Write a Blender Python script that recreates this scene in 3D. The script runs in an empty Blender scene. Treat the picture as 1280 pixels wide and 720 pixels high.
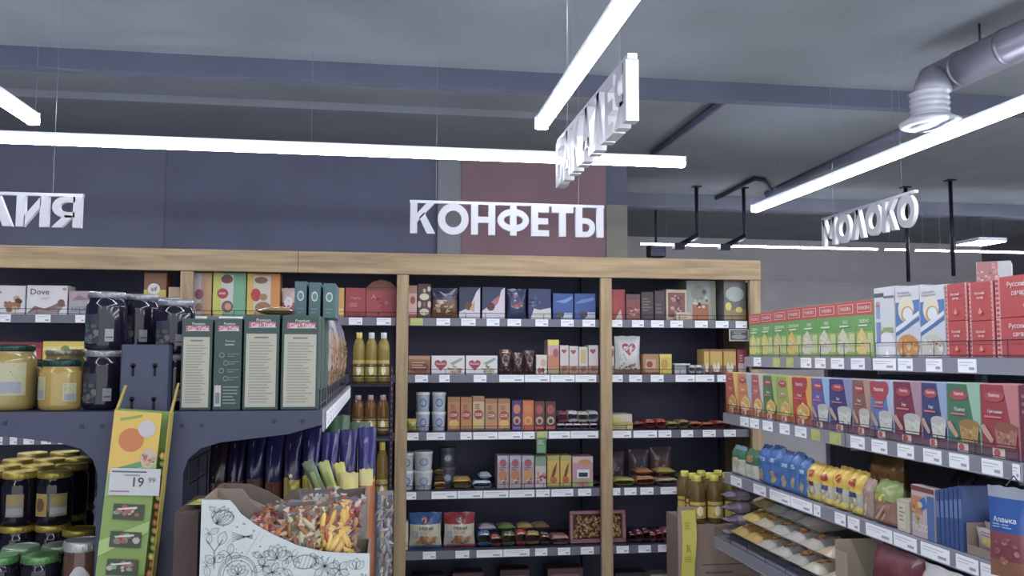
import bpy, bmesh, math, random
from mathutils import Vector, Matrix, Euler, noise
from math import sin, cos, pi, radians, tan
R_ = random.Random(7)
SC = bpy.context.scene
COL = SC.collection

# ---------------------------------------------------------------- camera
FPX = 1089.0
CAMZ = 1.6
PITCH, YAW, ROLL = radians(4.4), radians(8.4), radians(0.18)
FW = Vector((sin(YAW)*cos(PITCH), cos(YAW)*cos(PITCH), sin(PITCH)))
_r = Vector((cos(YAW), -sin(YAW), 0)); _u = _r.cross(FW)
RT = _r*cos(ROLL) + _u*sin(ROLL); UP = _u*cos(ROLL) - _r*sin(ROLL)
cam = bpy.data.objects.new('camera', bpy.data.cameras.new('camera'))
COL.objects.link(cam)
cam.matrix_world = Matrix(((RT.x, UP.x, -FW.x, 0), (RT.y, UP.y, -FW.y, 0), (RT.z, UP.z, -FW.z, CAMZ), (0, 0, 0, 1)))
cam.data.sensor_width = 36; cam.data.lens = 36*FPX/1280; cam.data.clip_start = .05
SC.camera = cam

# ---------------------------------------------------------------- world, exposure, lamp strength
w = bpy.data.worlds.new('world'); SC.world = w; w.use_nodes = True
w.node_tree.nodes['Background'].inputs[0].default_value = (.73, .765, .80, 1)
w.node_tree.nodes['Background'].inputs[1].default_value = 1.6
SC.view_settings.view_transform = 'Standard'; SC.view_settings.look = 'None'
SC.view_settings.exposure = 0.48; SC.view_settings.gamma = 1; SC.view_settings.use_curve_mapping = False
LAMP = 26.0

# ---------------------------------------------------------------- geometry of the place from measured points
def _ray(px, py): return FW*FPX + RT*(px-640) + UP*(360-py)
def onY(px, py, Y): d = _ray(px, py); return Vector((0, 0, CAMZ)) + d*(Y/d.y)
def onX(px, py, X): d = _ray(px, py); return Vector((0, 0, CAMZ)) + d*(X/d.x)
def onZ(px, py, Z): d = _ray(px, py); return Vector((0, 0, CAMZ)) + d*((Z-CAMZ)/d.z)

# ---------------------------------------------------------------- materials
MATS = {}
def lin(c): c /= 255; return c/12.92 if c <= .04045 else ((c+.055)/1.055)**2.4
def rgb(h): h = h.lstrip('#'); return tuple(lin(int(h[i:i+2], 16)) for i in (0, 2, 4)) + (1,)
def soft(c, a):   # greys product colours, putting the overall haze into them
    l = .3*c[0]+.59*c[1]+.11*c[2]; return tuple(x+(l-x)*a for x in c[:3])+(1,)
def M(h, kind='paper'):
    k = (h, kind)
    if k in MATS: return MATS[k]
    m = bpy.data.materials.new(kind + '_' + h.lstrip('#')); m.use_nodes = True
    nt = m.node_tree; b = nt.nodes['Principled BSDF']; c = rgb(h)
    if kind in ('paper', 'foil', 'oil', 'glass', 'plastic'): c = soft(c, .21)
    b.inputs['Base Color'].default_value = c
    rough = dict(paper=.5, card=.75, plastic=.32, foil=.22, metal=.4, glass=.08, matte=.9, paint=.55, glow=.5, film=.12, oil=.1, wall=.9, wood=.5, chrome=.2, ceil=.95, clear=.05)[kind]
    b.inputs['Roughness'].default_value = rough
    if kind == 'metal': b.inputs['Metallic'].default_value = .6
    if kind == 'chrome': b.inputs['Metallic'].default_value = 1
    if kind == 'glow':
        b.inputs['Emission Color'].default_value = c; b.inputs['Emission Strength'].default_value = LAMP
    if kind == 'film':
        b.inputs['Alpha'].default_value = .07; b.inputs['Specular IOR Level'].default_value = .6
    if kind == 'oil':
        b.inputs['Transmission Weight'].default_value = .5; b.inputs['IOR'].default_value = 1.4
    if kind == 'clear':
        b.inputs['Alpha'].default_value = .2
    if kind in ('card', 'paint', 'matte', 'wall', 'ceil', 'foil', 'paper', 'metal'):
        tc = nt.nodes.new('ShaderNodeTexCoord'); n = nt.nodes.new('ShaderNodeTexNoise')
        nt.links.new(tc.outputs['Object'], n.inputs['Vector'])
        n.inputs['Scale'].default_value = dict(card=60, wall=3, ceil=2.2, foil=25, paper=18, metal=30).get(kind, 14)
        n.inputs['Detail'].default_value = 4
        r = nt.nodes.new('ShaderNodeMix'); r.data_type = 'RGBA'
        a = dict(card=.12, wall=.16, ceil=.22, foil=.1, paper=.06, metal=.1).get(kind, .1)
        r.inputs[6].default_value = tuple(x*(1-a) for x in c[:3]) + (1,)
        r.inputs[7].default_value = tuple(min(1, x*(1+a)) for x in c[:3]) + (1,)
        nt.links.new(n.outputs['Fac'], r.inputs[0]); nt.links.new(r.outputs[2], b.inputs['Base Color'])
        if kind in ('card', 'foil', 'wall', 'ceil'):
            bp = nt.nodes.new('ShaderNodeBump'); bp.inputs['Strength'].default_value = .35 if kind == 'foil' else .15
            bp.inputs['Distance'].default_value = .004
            nt.links.new(n.outputs['Fac'], bp.inputs['Height']); nt.links.new(bp.outputs[0], b.inputs['Normal'])
    MATS[k] = m
    return m
def wood_mat(name, vertical):
    m = bpy.data.materials.new(name); m.use_nodes = True; nt = m.node_tree; b = nt.nodes['Principled BSDF']
    tc = nt.nodes.new('ShaderNodeTexCoord'); mp = nt.nodes.new('ShaderNodeMapping')
    mp.inputs['Scale'].default_value = (22, 22, 1.6) if vertical else (1.6, 22, 22)
    nz = nt.nodes.new('ShaderNodeTexNoise'); nz.inputs['Scale'].default_value = 1.6; nz.inputs['Detail'].default_value = 6; nz.inputs['Distortion'].default_value = .8
    cr = nt.nodes.new('ShaderNodeValToRGB')
    cr.color_ramp.elements[0].position = .3; cr.color_ramp.elements[0].color = rgb('#937a5e')
    cr.color_ramp.elements[1].position = .7; cr.color_ramp.elements[1].color = rgb('#b8a17e')
    nt.links.new(tc.outputs['Object'], mp.inputs[0]); nt.links.new(mp.outputs[0], nz.inputs['Vector'])
    nt.links.new(nz.outputs['Fac'], cr.inputs[0]); nt.links.new(cr.outputs[0], b.inputs['Base Color'])
    b.inputs['Roughness'].default_value = .5
    return m
WOODH = wood_mat('beech_board', False); WOODV = wood_mat('beech_post', True)

# ---------------------------------------------------------------- mesh builder
TXT = {}
def text2d(s, bold=0.0, res=3):
    k = (s, bold, res)
    if k in TXT: return TXT[k]
    c = bpy.data.curves.new('tmp', 'FONT'); c.body = s; c.size = 1; c.offset = bold; c.resolution_u = res; c.fill_mode = 'BOTH'
    o = bpy.data.objects.new('tmp', c); COL.objects.link(o)
    me = bpy.data.meshes.new_from_object(o.evaluated_get(bpy.context.evaluated_depsgraph_get()))
    v = [(p.co.x, p.co.y) for p in me.vertices]; f = [tuple(p.vertices) for p in me.polygons]
    bpy.data.objects.remove(o); bpy.data.curves.remove(c); bpy.data.meshes.remove(me)
    xs = [a for a, _ in v]; ys = [b for _, b in v]
    x0, x1, y0, y1 = min(xs), max(xs), min(ys), max(ys)
    TXT[k] = ([(a-x0, b-y0) for a, b in v], f, x1-x0, y1-y0)
    return TXT[k]

class MB:
    def __init__(s): s.v = []; s.f = []; s.m = []; s.mats = []; s.sm = []
    def mi(s, m):
        if m not in s.mats: s.mats.append(m)
        return s.mats.index(m)
    def add(s, vs, fs, m, smooth=False):
        b = len(s.v); s.v += [tuple(v) for v in vs]; i = s.mi(m)
        for f in fs: s.f.append(tuple(b+k for k in f)); s.m.append(i); s.sm.append(smooth)
        return s
    def box(s, x0, x1, y0, y1, z0, z1, m, c=0):
        if c > 0:
            bm = bmesh.new(); bmesh.ops.create_cube(bm, size=1)
            for v in bm.verts: v.co = Vector(((x0+x1)/2+v.co.x*(x1-x0), (y0+y1)/2+v.co.y*(y1-y0), (z0+z1)/2+v.co.z*(z1-z0)))
            bmesh.ops.bevel(bm, geom=list(bm.edges), offset=c, segments=1, affect='EDGES')
            bm.verts.index_update()
            s.add([v.co[:] for v in bm.verts], [[v.index for v in f.verts] for f in bm.faces], m); bm.free()
            return s
        vs = [(x, y, z) for z in (z0, z1) for y in (y0, y1) for x in (x0, x1)]
        return s.add(vs, [(0, 2, 3, 1), (4, 5, 7, 6), (0, 1, 5, 4), (2, 6, 7, 3), (0, 4, 6, 2), (1, 3, 7, 5)], m)
    def lathe(s, prof, m, n=20, cx=0, cy=0, cap=True):
        vs = [(cx+r*cos(2*pi*k/n), cy+r*sin(2*pi*k/n), z) for r, z in prof for k in range(n)]
        fs = [(i*n+k, i*n+(k+1) % n, (i+1)*n+(k+1) % n, (i+1)*n+k) for i in range(len(prof)-1) for k in range(n)]
        s.add(vs, fs, m, True)
        if cap: 
            s.add(vs[:n], [tuple(range(n))[::-1]], m); s.add(vs[-n:], [tuple(range(n))], m)
        return s
    def tube(s, pts, r, m, n=6, closed=False):
        pts = [Vector(p) for p in pts]; vs = []; 
        for i, p in enumerate(pts):
            a = pts[max(i-1, 0)]; b = pts[min(i+1, len(pts)-1)]; t = (b-a).normalized()
            u = t.cross(Vector((0, 0, 1)) if abs(t.z) < .9 else Vector((1, 0, 0))).normalized(); w_ = t.cross(u)
            rr = r[i] if isinstance(r, (list, tuple)) else r
            vs += [p + (u*cos(2*pi*k/n)+w_*sin(2*pi*k/n))*rr for k in range(n)]
        fs = [(i*n+k, i*n+(k+1) % n, (i+1)*n+(k+1) % n, (i+1)*n+k) for i in range(len(pts)-1) for k in range(n)]
        fs += [tuple(range(n))[::-1], tuple((len(pts)-1)*n+k for k in range(n))]
        return s.add(vs, fs, m, n > 5)
    def prism(s, poly, y0, y1, m):   # poly in x,z extruded along y
        n = len(poly); vs = [(x, y0, z) for x, z in poly]+[(x, y1, z) for x, z in poly]
        return s.add(vs, [tuple(range(n)), tuple(range(n, 2*n))[::-1]]+[(k, k+n, (k+1) % n+n, (k+1) % n) for k in range(n)], m)
    def blob(s, c, rx, ry, rz, m, n=8, rot=0):
        vs = []; fs = []; k_ = 5
        for i in range(k_+1):
            a = pi*i/k_
            for j in range(n):
                b = 2*pi*j/n; x, y, z = rx*sin(a)*cos(b), ry*sin(a)*sin(b), rz*cos(a)
                vs.append((c[0]+x*cos(rot)-z*sin(rot), c[1]+y, c[2]+x*sin(rot)+z*cos(rot)))
        fs = [(i*n+j, i*n+(j+1) % n, (i+1)*n+(j+1) % n, (i+1)*n+j) for i in range(k_) for j in range(n)]
        return s.add(vs, fs, m, True)
    def prints(s, S, spec, asp, mk='paper', step=.00025):
        """flat print laid on the face S(u,v,lift); asp = width/height"""
        S0 = S; S = lambda u, v, l: S0(min(max(u, .004), .996), min(max(v, .004), .996), l)
        for L, p in enumerate(spec):
            d = step*(L+1); t = p[0]; m = None if t == 'B' else M(p[-1], mk)
            if t == 'R':
                _, x0, y0, x1, y1, _c = p; nx = max(1, int(abs(x1-x0)*8)); ny = max(1, int(abs(y1-y0)*10))
                vs = [S(x0+(x1-x0)*i/nx, y0+(y1-y0)*j/ny, d) for j in range(ny+1) for i in range(nx+1)]
                fs = [(j*(nx+1)+i, j*(nx+1)+i+1, (j+1)*(nx+1)+i+1, (j+1)*(nx+1)+i) for j in range(ny) for i in range(nx)]
                s.add(vs, fs, m, True)
            elif t == 'E':
                _, cx, cy, rx, ry, _c = p; n = 18
                vs = [S(cx, cy, d)]+[S(cx+rx*q*cos(2*pi*k/n), cy+ry*q*sin(2*pi*k/n), d) for q in (.5, 1) for k in range(n)]
                fs = [(0, 1+k, 1+(k+1) % n) for k in range(n)]+[(1+k, 1+n+k, 1+n+(k+1) % n, 1+(k+1) % n) for k in range(n)]
                s.add(vs, fs, m, True)
            elif t == 'H':   # heart; s = width in u
                _, cx, cy, wd, _c = p; n = 24; pts = []
                for k in range(n):
                    a = 2*pi*k/n; x = 16*sin(a)**3; y = 13*cos(a)-5*cos(2*a)-2*cos(3*a)-cos(4*a)
                    pts.append((cx+x/32*wd, cy+y/32*wd*asp))
                vs = [S(cx, cy, d)]+[S(a, b, d) for a, b in pts]
                s.add(vs, [(0, 1+(k+1) % n, 1+k) for k in range(n)], m, True)
            elif t == 'P':
                _, pts, _c = p; s.add([S(a, b, d) for a, b in pts], [tuple(range(len(pts)))], m, True)
            elif t == 'B':   # scattered pieces of pictured food
                _, cx, cy, rx, ry, n_, size, cols, _c = p; rr = random.Random(int(cx*991+n_*7+cy*313))
                for q in range(n_):
                    a = rr.random()*6.28; g = rr.random()**.5; x = cx+rx*g*cos(a); y = cy+ry*g*sin(a); sz = size*(.6+.8*rr.random())
                    mm = M(rr.choice(cols), mk); k_ = 6; ph = rr.random()*3; e = .6+.4*rr.random()
                    s.add([S(x+sz*cos(ph+2*pi*k/k_), y+sz*e*asp*sin(ph+2*pi*k/k_), d+.00002*q) for k in range(k_)], [tuple(range(k_))], mm, True)
            elif t == 'T':   # text: x centre, y centre, height v, max width u
                _, st, cx, cy, hv, wu, _c = p; v, f, tw, th = text2d(st, .012, 2)
                sy = hv/th; sx = sy/asp
                if tw*sx > wu: sx = wu/tw
                s.add([S(cx+(a-tw/2)*sx, cy+(b-th/2)*sy, d) for a, b in v], f, m)
            elif t == 'L':   # lines of tiny unreadable print
                _, x0, y0, x1, y1, n_, _c = p; rr = random.Random(n_+int(x0*100))
                for q in range(n_):
                    y = y0+(y1-y0)*(q+.5)/n_; hh = abs(y1-y0)/n_*.22; xe = x1-(x1-x0)*rr.random()*.4
                    s.add([S(x0, y-hh, d), S(xe, y-hh, d), S(xe, y+hh, d), S(x0, y+hh, d)], [(0, 1, 2, 3)], m)
        return s
    def build(s, name, parent=None, loc=(0, 0, 0)):
        me = bpy.data.meshes.new(name); me.from_pydata(s.v, [], s.f)
        for m in s.mats: me.materials.append(m)
        me.polygons.foreach_set('material_index', s.m); me.polygons.foreach_set('use_smooth', s.sm); me.update()
        o = bpy.data.objects.new(name, me); COL.objects.link(o); o.location = loc
        if parent: o.parent = parent
        return o

def link_children(): pass
USED = {}
def tag(o, label, cat, group=None, kind=None):
    n = len(label.replace('-', ' ').split())
    if len(label.split()) > 16 or len(label.split()) < 4: print('LABELLEN', len(label.split()), label)
    if label in USED and not group: print('DUP', label)
    if label in USED: print('DUPLABEL', label)
    USED[label] = o
    o['label'] = label; o['category'] = cat
    if group: o['group'] = group
    if kind: o['kind'] = kind
    return o
def empty(name, loc, rot=(0, 0, 0)):
    o = bpy.data.objects.new(name, None); COL.objects.link(o); o.location = loc; o.rotation_euler = rot; o.empty_display_size = .02
    return o
def structure(o): o['kind'] = 'structure'; return o
def copy_tree(o, parent=None):
    c = o.copy(); COL.objects.link(c)
    if parent: c.parent = parent
    for ch in [k for k in o.children]: copy_tree(ch, c)
    return c
ORD = ['first', 'second', 'third', 'fourth', 'fifth', 'sixth', 'seventh', 'eighth', 'ninth', 'tenth', 'eleventh', 'twelfth', 'thirteenth', 'fourteenth', 'fifteenth', 'sixteenth']

# ---------------------------------------------------------------- product makers (origin: middle of the base, front faces -y)
def carton(name, label, cat, loc, w_, h, d, base, spec, rot=0, group=None, side=None, kind='paper', rx=0, parts=True, top=None):
    o = MB().box(-w_/2, w_/2, 0, d, 0, h, M(side or base, kind), min(.0012, w_*.03)).build(name, None, loc)
    o.rotation_euler = (rx, 0, rot)
    tag(o, label, cat, group)
    S = lambda u, v, l: (-w_/2+u*w_, -.0002-l, v*h)
    mb = MB(); mb.prints(S, [('R', .015, .01, .985, .99, base)]+spec, w_/h, kind)
    mb.build('front_print', o)
    fl = MB(); fl.box(-w_/2+.001, w_/2-.001, d*.08, d*.5-.0008, h, h+.0008, M(top or side or base, kind)).box(-w_/2+.001, w_/2-.001, d*.5+.0008, d*.94, h, h+.0008, M(top or side or base, kind))
    fl.build('top_flap', o)
    return o
def bag_surf(w_, h, d, seed=0, crimp=.05, block=False, wr_=1.0):
    def S(u, v, lift, side=1):
        if block: e = max(0, min(1, min(v/.06+.25, (1-crimp-v)/.22))); pa = .32
        else: e = max(0, min(1, min(v-crimp, 1-crimp-v)/.3)); pa = .7
        e = e**.55 if e > 0 else 0
        a = max(0, 1-abs(2*u-1)**(5 if block else 2.6))
        t = d/2*a**pa*e
        wr = (noise.noise(Vector((u*5+seed*3.1, v*7, seed*1.7)))*.16+noise.noise(Vector((u*11+seed, v*17, seed)))*.09)*d*a*min(1, e*2)*wr_
        nar = 1-.05*sin(pi*v)*e
        zig = .0015*sin(u*60) if v > .98 else 0
        return ((u-.5)*w_*nar, -side*(t+wr*.6)-side*.0006-side*lift*3, v*h+zig)
    return S
def bag_mesh(S, zones, kind='foil', nu=12, nv=16):
    mb = MB()
    for side in (1, -1):
        vs = [S(i/nu, j/nv, 0, side) for j in range(nv+1) for i in range(nu+1)]
        for z0, z1, c in zones:
            fs = []
            for j in range(nv):
                if not (z0 <= (j+.5)/nv < z1): continue
                for i in range(nu):
                    q = (j*(nu+1)+i, j*(nu+1)+i+1, (j+1)*(nu+1)+i+1, (j+1)*(nu+1)+i); fs.append(q if side == 1 else q[::-1])
            mb.add(vs, fs, M(c, kind), True)
    return mb
def bag(name, label, cat, loc, w_, h, d, zones, spec, rot=0, rx=0, group=None, kind='foil', seed=0, ry=0, lying=False, block=False):
    S = bag_surf(w_, h, d, seed, block=block)
    o = bag_mesh(S, zones, kind).build(name, None, loc)
    if lying: o.rotation_euler = (-pi/2+rx, ry, rot); o.location.z += d*.62
    else: o.rotation_euler = (rx, ry, rot); 
    tag(o, label, cat, group)
    if spec: MB().prints(S, spec, w_/h, kind).build('printed_design', o)
    return o
def cyl_surf(r, z0, z1, span, ph=0):
    return lambda u, v, l: ((r+l*2)*sin((u-.5)*span+ph), -(r+l*2)*cos((u-.5)*span+ph), z0+(z1-z0)*v)
def jar(label, loc, r, h, content, lid, spec, lidh=.014, group=None, kind='glass', cat='jar', name='glass_jar', lidr=.9, empty_top=.1, labz=(.2, .62), span=1.5, ph=0, neck=.86):
    o = empty(name, loc); tag(o, label, cat, group)
    b = h-lidh
    MB().lathe([(r*.86, 0), (r*.97, .004), (r, .012), (r, b*.82), (r*.97, b*.88), (r*neck, b*.95), (r*neck, b)], M(content, kind), 24).build('jar_body', o)
    lr = r*lidr; pr = [(lr*.97, b-.001), (lr, b+.001)]
    pr += [(lr, b+lidh*.75), (lr*.95, b+lidh), (lr*.88, b+lidh), (lr*.86, b+lidh*.9)]
    mb = MB().lathe(pr, M(lid, 'metal'), 24)
    for k in range(24):   # grip ridges
        a = 2*pi*k/24; mb.add([(lr*1.0*cos(a+t), lr*sin(a+t), z) for z in (b+.003, b+lidh*.7) for t in (-.05, .05)]+[(lr*1.02*cos(a), lr*1.02*sin(a), b+lidh*.4)], [(0, 1, 4), (2, 4, 3), (0, 4, 2), (1, 3, 4)], M(lid, 'metal'))
    mb.build('lid', o)
    if spec: MB().prints(cyl_surf(r*1.004, b*labz[0], b*labz[1], span, ph), spec, (r*span)/(b*(labz[1]-labz[0])), 'paper').build('label', o)
    return o
def bottle(label, loc, r, h, cap='#d8c81e', oil='#b08a1c', lab='#c9a23a', group=None, spec=True, cat='bottle'):
    o = empty('oil_bottle', loc); tag(o, label, cat, group)
    MB().lathe([(r*.85, 0), (r, .008), (r, h*.28), (r*.93, h*.33), (r, h*.38), (r, h*.66), (r*.93, h*.76), (r*.7, h*.84), (r*.42, h*.89), (r*.38, h*.93)], M(oil, 'oil'), 20).build('bottle_body', o)
    MB().lathe([(r*.47, h*.9), (r*.5, h*.905), (r*.5, h*.985), (r*.44, h)], M(cap, 'plastic'), 16).build('cap', o)
    MB().lathe([(r*.4, h*.88), (r*.5, h*.885), (r*.5, h*.9), (r*.4, h*.9)], M(cap, 'plastic'), 16).build('cap_ring', o)
    if spec:
        MB().prints(cyl_surf(r*1.01, h*.12, h*.46, 2.6), [('R', 0, 0, 1, 1, lab), ('R', 0, .7, 1, .8, '#7e4a1e'), ('E', .5, .45, .14, .3, '#e8dcae'), ('L', .3, .1, .7, .3, 3, '#6e3c1e')], (r*2.6)/(h*.34)).build('label', o)
    return o
def tub(label, loc, r, h, body='#b9bccb', lid='#dcdde4', mark='#4e6a9c', group=None):
    o = empty('plastic_tub', loc); tag(o, label, 'tub', group)
    MB().lathe([(r*.84, 0), (r*.86, .003), (r*.97, h-.014), (r*.97, h-.012)], M(body, 'plastic'), 22).build('tub_body', o)
    MB().lathe([(r*.99, h-.013), (r, h-.012), (r, h-.002), (r*.96, h), (r*.9, h), (r*.88, h-.002)], M(lid, 'plastic'), 22).build('lid', o)
    MB().prints(cyl_surf(r*.955, h*.2, h*.72, 1.7), [('R', 0, 0, 1, 1, body), ('E', .5, .5, .3, .42, mark), ('E', .5, .52, .22, .3, '#8fa6c6'), ('L', .3, .3, .7, .6, 3, '#dfe3ec')], (r*1.7)/(h*.52)).build('label', o)
    return o

# ================================================================ SETTING
def slab(name, x0, x1, y0, y1, z0, z1, m, c=0):
    return structure(MB().box(x0, x1, y0, y1, z0, z1, m, c).build(name))
CEILZ = 3.3
slab('ceiling', -4.2, 9.2, -3.2, 12.2, CEILZ, CEILZ+.1, M('#7f848b', 'ceil'))
def floor_mat():
    m = M('#8d8a86', 'paint'); nt = m.node_tree; b = nt.nodes['Principled BSDF']
    br = nt.nodes.new('ShaderNodeTexBrick'); br.offset = 0; br.inputs['Scale'].default_value = 1
    br.inputs['Brick Width'].default_value = .6; br.inputs['Row Height'].default_value = .6; br.inputs['Mortar Size'].default_value = .004
    br.inputs[1].default_value = rgb('#c4c1bb'); br.inputs[2].default_value = rgb('#bab7b2'); br.inputs[3].default_value = rgb('#5d5b59')
    tc = nt.nodes.new('ShaderNodeTexCoord'); nt.links.new(tc.outputs['Object'], br.inputs[0]); nt.links.new(br.outputs[0], b.inputs['Base Color'])
    return m
slab('floor', -4.2, 9.2, -3.2, 12.2, -.1, 0, floor_mat())
slab('wall_back', -4.2, onY(784, 270, 7.3).x, 7.3, 7.5, 0, CEILZ, M('#6a6d84', 'wall'))
slab('wall_far', -4.2, 9.2, 12.0, 12.2, 0, CEILZ, M('#d6d3da', 'wall'))
slab('wall_left', -4.2, -4.0, -3.2, 12.0, 0, CEILZ, M('#55566a', 'wall'))
slab('wall_right', 9.0, 9.2, -3.2, 12.0, 0, CEILZ, M('#74717d', 'wall'))
# painted bands of the back wall
xa, xb, xc, xd = (onY(p, 270, 7.27).x for p in (547, 577, 757, 783))
slab('trim_1', xa, xb, 7.262, 7.3, 0, CEILZ, M('#8e9096', 'wall'))
slab('trim_2', xb, xc, 7.25, 7.3, 0, CEILZ, M('#8f747d', 'wall'))
slab('trim_3', xc, xd, 7.24, 7.3, 0, onY(770, 256, 7.24).z, M('#918e86', 'wall'))
slab('trim_4', -4.0, onY(205, 270, 7.28).x, 7.28, 7.3, 0, CEILZ, M('#707388', 'wall'))
# concrete ceiling beams
slab('trim_5', -4.0, 9.0, 5.06, 5.14, 3.185, CEILZ, M('#5d6174', 'ceil'))
slab('trim_6', -4.0, 9.0, 8.75, 8.95, 3.16, CEILZ, M('#7a7d8c', 'ceil'))
slab('trim_7', -4.0, 1.4, 5.9, 6.05, 3.25, CEILZ, M('#787c86', 'ceil'))
# dark diagonal conduit and a thicker run under the ceiling, right rear
a = onZ(905, 120, CEILZ); b = onZ(815, 190, CEILZ)
structure(MB().tube([(a.x, a.y, CEILZ-.03), (b.x, b.y, CEILZ-.03)], .028, M('#4d5167', 'paint')).build('trim_8'))
a = onZ(1130, 160, CEILZ); b = onZ(960, 240, CEILZ)
structure(MB().tube([(a.x, a.y, CEILZ-.02), (b.x, b.y, CEILZ-.02)], .05, M('#62667a', 'paint')).build('trim_9'))

# ================================================================ LAMPS (linear fixtures, really emitting)
GLOW = M('#f4f8ff', 'glow'); HOUSE = M('#c9ccd4', 'plastic'); DARK = M('#2f3142', 'metal'); WIRE = M('#3a3a4a', 'metal')
def lamp(label, p0, p1, wd=.058, group=None, wof=.5):
    hs = .035 if wd > .03 else .008
    p0 = Vector(p0); p1 = Vector(p1); L = (p1-p0).length; ang = math.atan2(p1.y-p0.y, p1.x-p0.x)
    o = empty('linear_lamp', (p0+p1)/2, (0, 0, ang)); tag(o, label, 'lamp', group)
    MB().box(-L/2, L/2, -wd/2+.006, wd/2-.006, .0, hs, HOUSE).build('housing', o)
    # rounded diffuser hanging under the housing
    pr = [(-wd/2, .004), (-wd/2, -wd*.2), (-wd/2+.012, -wd*.45), (wd/2-.012, -wd*.45), (wd/2, -wd*.2), (wd/2, .004)]
    vs = [(x, y, z) for x in (-L/2+.004, L/2-.004) for y, z in pr]; n = 6
    MB().add(vs, [(k, k+1, k+1+n, k+n) for k in range(n-1)]+[tuple(range(n)), tuple(range(n, 2*n))[::-1]], GLOW).build('diffuser', o)
    for s in (-1, 1): MB().box(s*L/2-.004, s*L/2+.004, -wd/2, wd/2, -wd*.42, hs, HOUSE).build('end_cap', o)
    k = max(2, int(L/1.6)+1)
    for i in range(k):
        x = -L/2+L*(i+wof)/k; MB().tube([(x, 0, .035), (x, 0, CEILZ-p0.z)], .0012, M('#8f92a4', 'metal'), 4).build('suspension_wire', o)
    return o
LZ = 2.735
lamp('added lamp row out of view on the right, brightening the far hall', (5.2, -2.6, LZ), (5.2, 5.6, LZ))  # unseen row, added to brighten the dark far wall
lamp('second added lamp row out of view, farther right', (7.4, -2.6, LZ), (7.4, 6.6, LZ))  # another unseen row added as fill for the far hall
lamp('long white lamp hanging parallel to the back wall above the candy shelves', (-4, 4.87, LZ), (1.745, 4.87, LZ))
lamp('broad bright lamp running overhead beside the edge-on sign', (.757, -2.6, LZ), (.757, 4.15, LZ), .066)
lamp('short lamp end at the upper left corner of the view', (-1.70, -2.6, LZ), (-1.70, 4.47, LZ))
lamp('long bright lamp above the milk sign on the right', (2.84, -2.6, LZ), (2.84, 6.35, LZ), wof=.75)
fx = [onY(p, 310, 8.42).x for p in (800, 844, 850, 901, 908, 1097, 1105, 1134, 1143, 1186, 1190, 1282)]
nm = ['leftmost short thin lamp above the shelf corner at the far back', 'second short thin lamp from the left in the distant row',
      'longest thin lamp in the distant row behind the milk sign', 'shortest thin lamp just right of the milk sign, distant row',
      'thin distant lamp left of the dark hanging pole', 'rightmost thin distant lamp meeting the right photo edge']
for i in range(6): lamp(nm[i], (fx[2*i], 8.42, 2.72), (fx[2*i+1]+(.6 if i == 5 else 0), 8.42, 2.72), .026, 'thin lamps in the distant row')
p = onZ(1226, 304, 2.86)
o = empty('panel_lamp', p); tag(o, 'flat rectangular ceiling lamp glowing far back on the right', 'lamp')
MB().box(-.17, .17, -.2, .2, .0, .04, HOUSE).build('frame', o); MB().box(-.16, .16, -.19, .19, -.006, .0, GLOW).build('diffuser', o)
for s in (-.15, .15): MB().tube([(s, 0, .04), (s, 0, CEILZ-p.z)], .004, WIRE, 4).build('suspension_wire', o)

# dark brackets and poles among the far lamps
def pole(label, px, ytop, ybot, Y, name='hanging_pole', arm=None, r=.018):
    t = onY(px, ytop, Y); b = onY(px, ybot, Y); o = empty(name, (t.x, Y, b.z)); tag(o, label, 'pole')
    MB().tube([(0, 0, 0), (0, 0, CEILZ-b.z)], r, DARK).build('rod', o)
    MB().box(-.04, .04, -.04, .04, CEILZ-b.z-.012, CEILZ-b.z, DARK).build('ceiling_plate', o)
    if arm:
        q = onY(arm[0], arm[1], Y-.15); MB().tube([(0, 0, .01), (q.x-t.x, -.15, q.z-b.z)], r*1.6, DARK).build('arm', o)
        MB().box(q.x-t.x-.05, q.x-t.x+.05, -.19, -.11, q.z-b.z-.03, q.z-b.z+.03, DARK).build('clamp', o)
pole('dark bracket pole holding the gap beside the first distant lamp', 871, 275, 296, 8.3, 'lamp_bracket', (848, 308))
pole('dark bracket pole reaching the second gap of the distant lamps', 930, 275, 297, 8.3, 'lamp_bracket', (905, 309))
pole('tall dark pole dropping from ceiling behind the milk sign right end', 1188, 234, 345, 7.6)
pole('short dark pole below the distant lamps near photo centre right', 1134, 300, 352, 8.0)
# camera-like dark box over the shelf corner
p = onY(820, 315, 9.0); o = empty('wall_speaker', p); tag(o, 'small dark box hanging beyond the wooden shelf top', 'speaker')
MB().box(-.09, .09, -.07, .07, -.06, .08, DARK, .01).build('case', o); MB().tube([(0, 0, .08), (0, 0, CEILZ-p.z)], .012, DARK).build('rod', o); MB().lathe([(.05, -.078), (.05, -.07)], WIRE, 12).build('mount', o)
# slack cable under the ceiling
pts = [onZ(x, y, CEILZ-.06) for x, y in ((885, 256), (905, 247), (928, 235), (944, 227), (955, 229), (963, 240))]
pts = [Vector((q.x, q.y, CEILZ-.03)) for q in pts]
o = MB().tube(pts, .022, DARK).build('ceiling_cable'); tag(o, 'dark slack cable looping under the ceiling beyond the shelves', 'cable')

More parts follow.
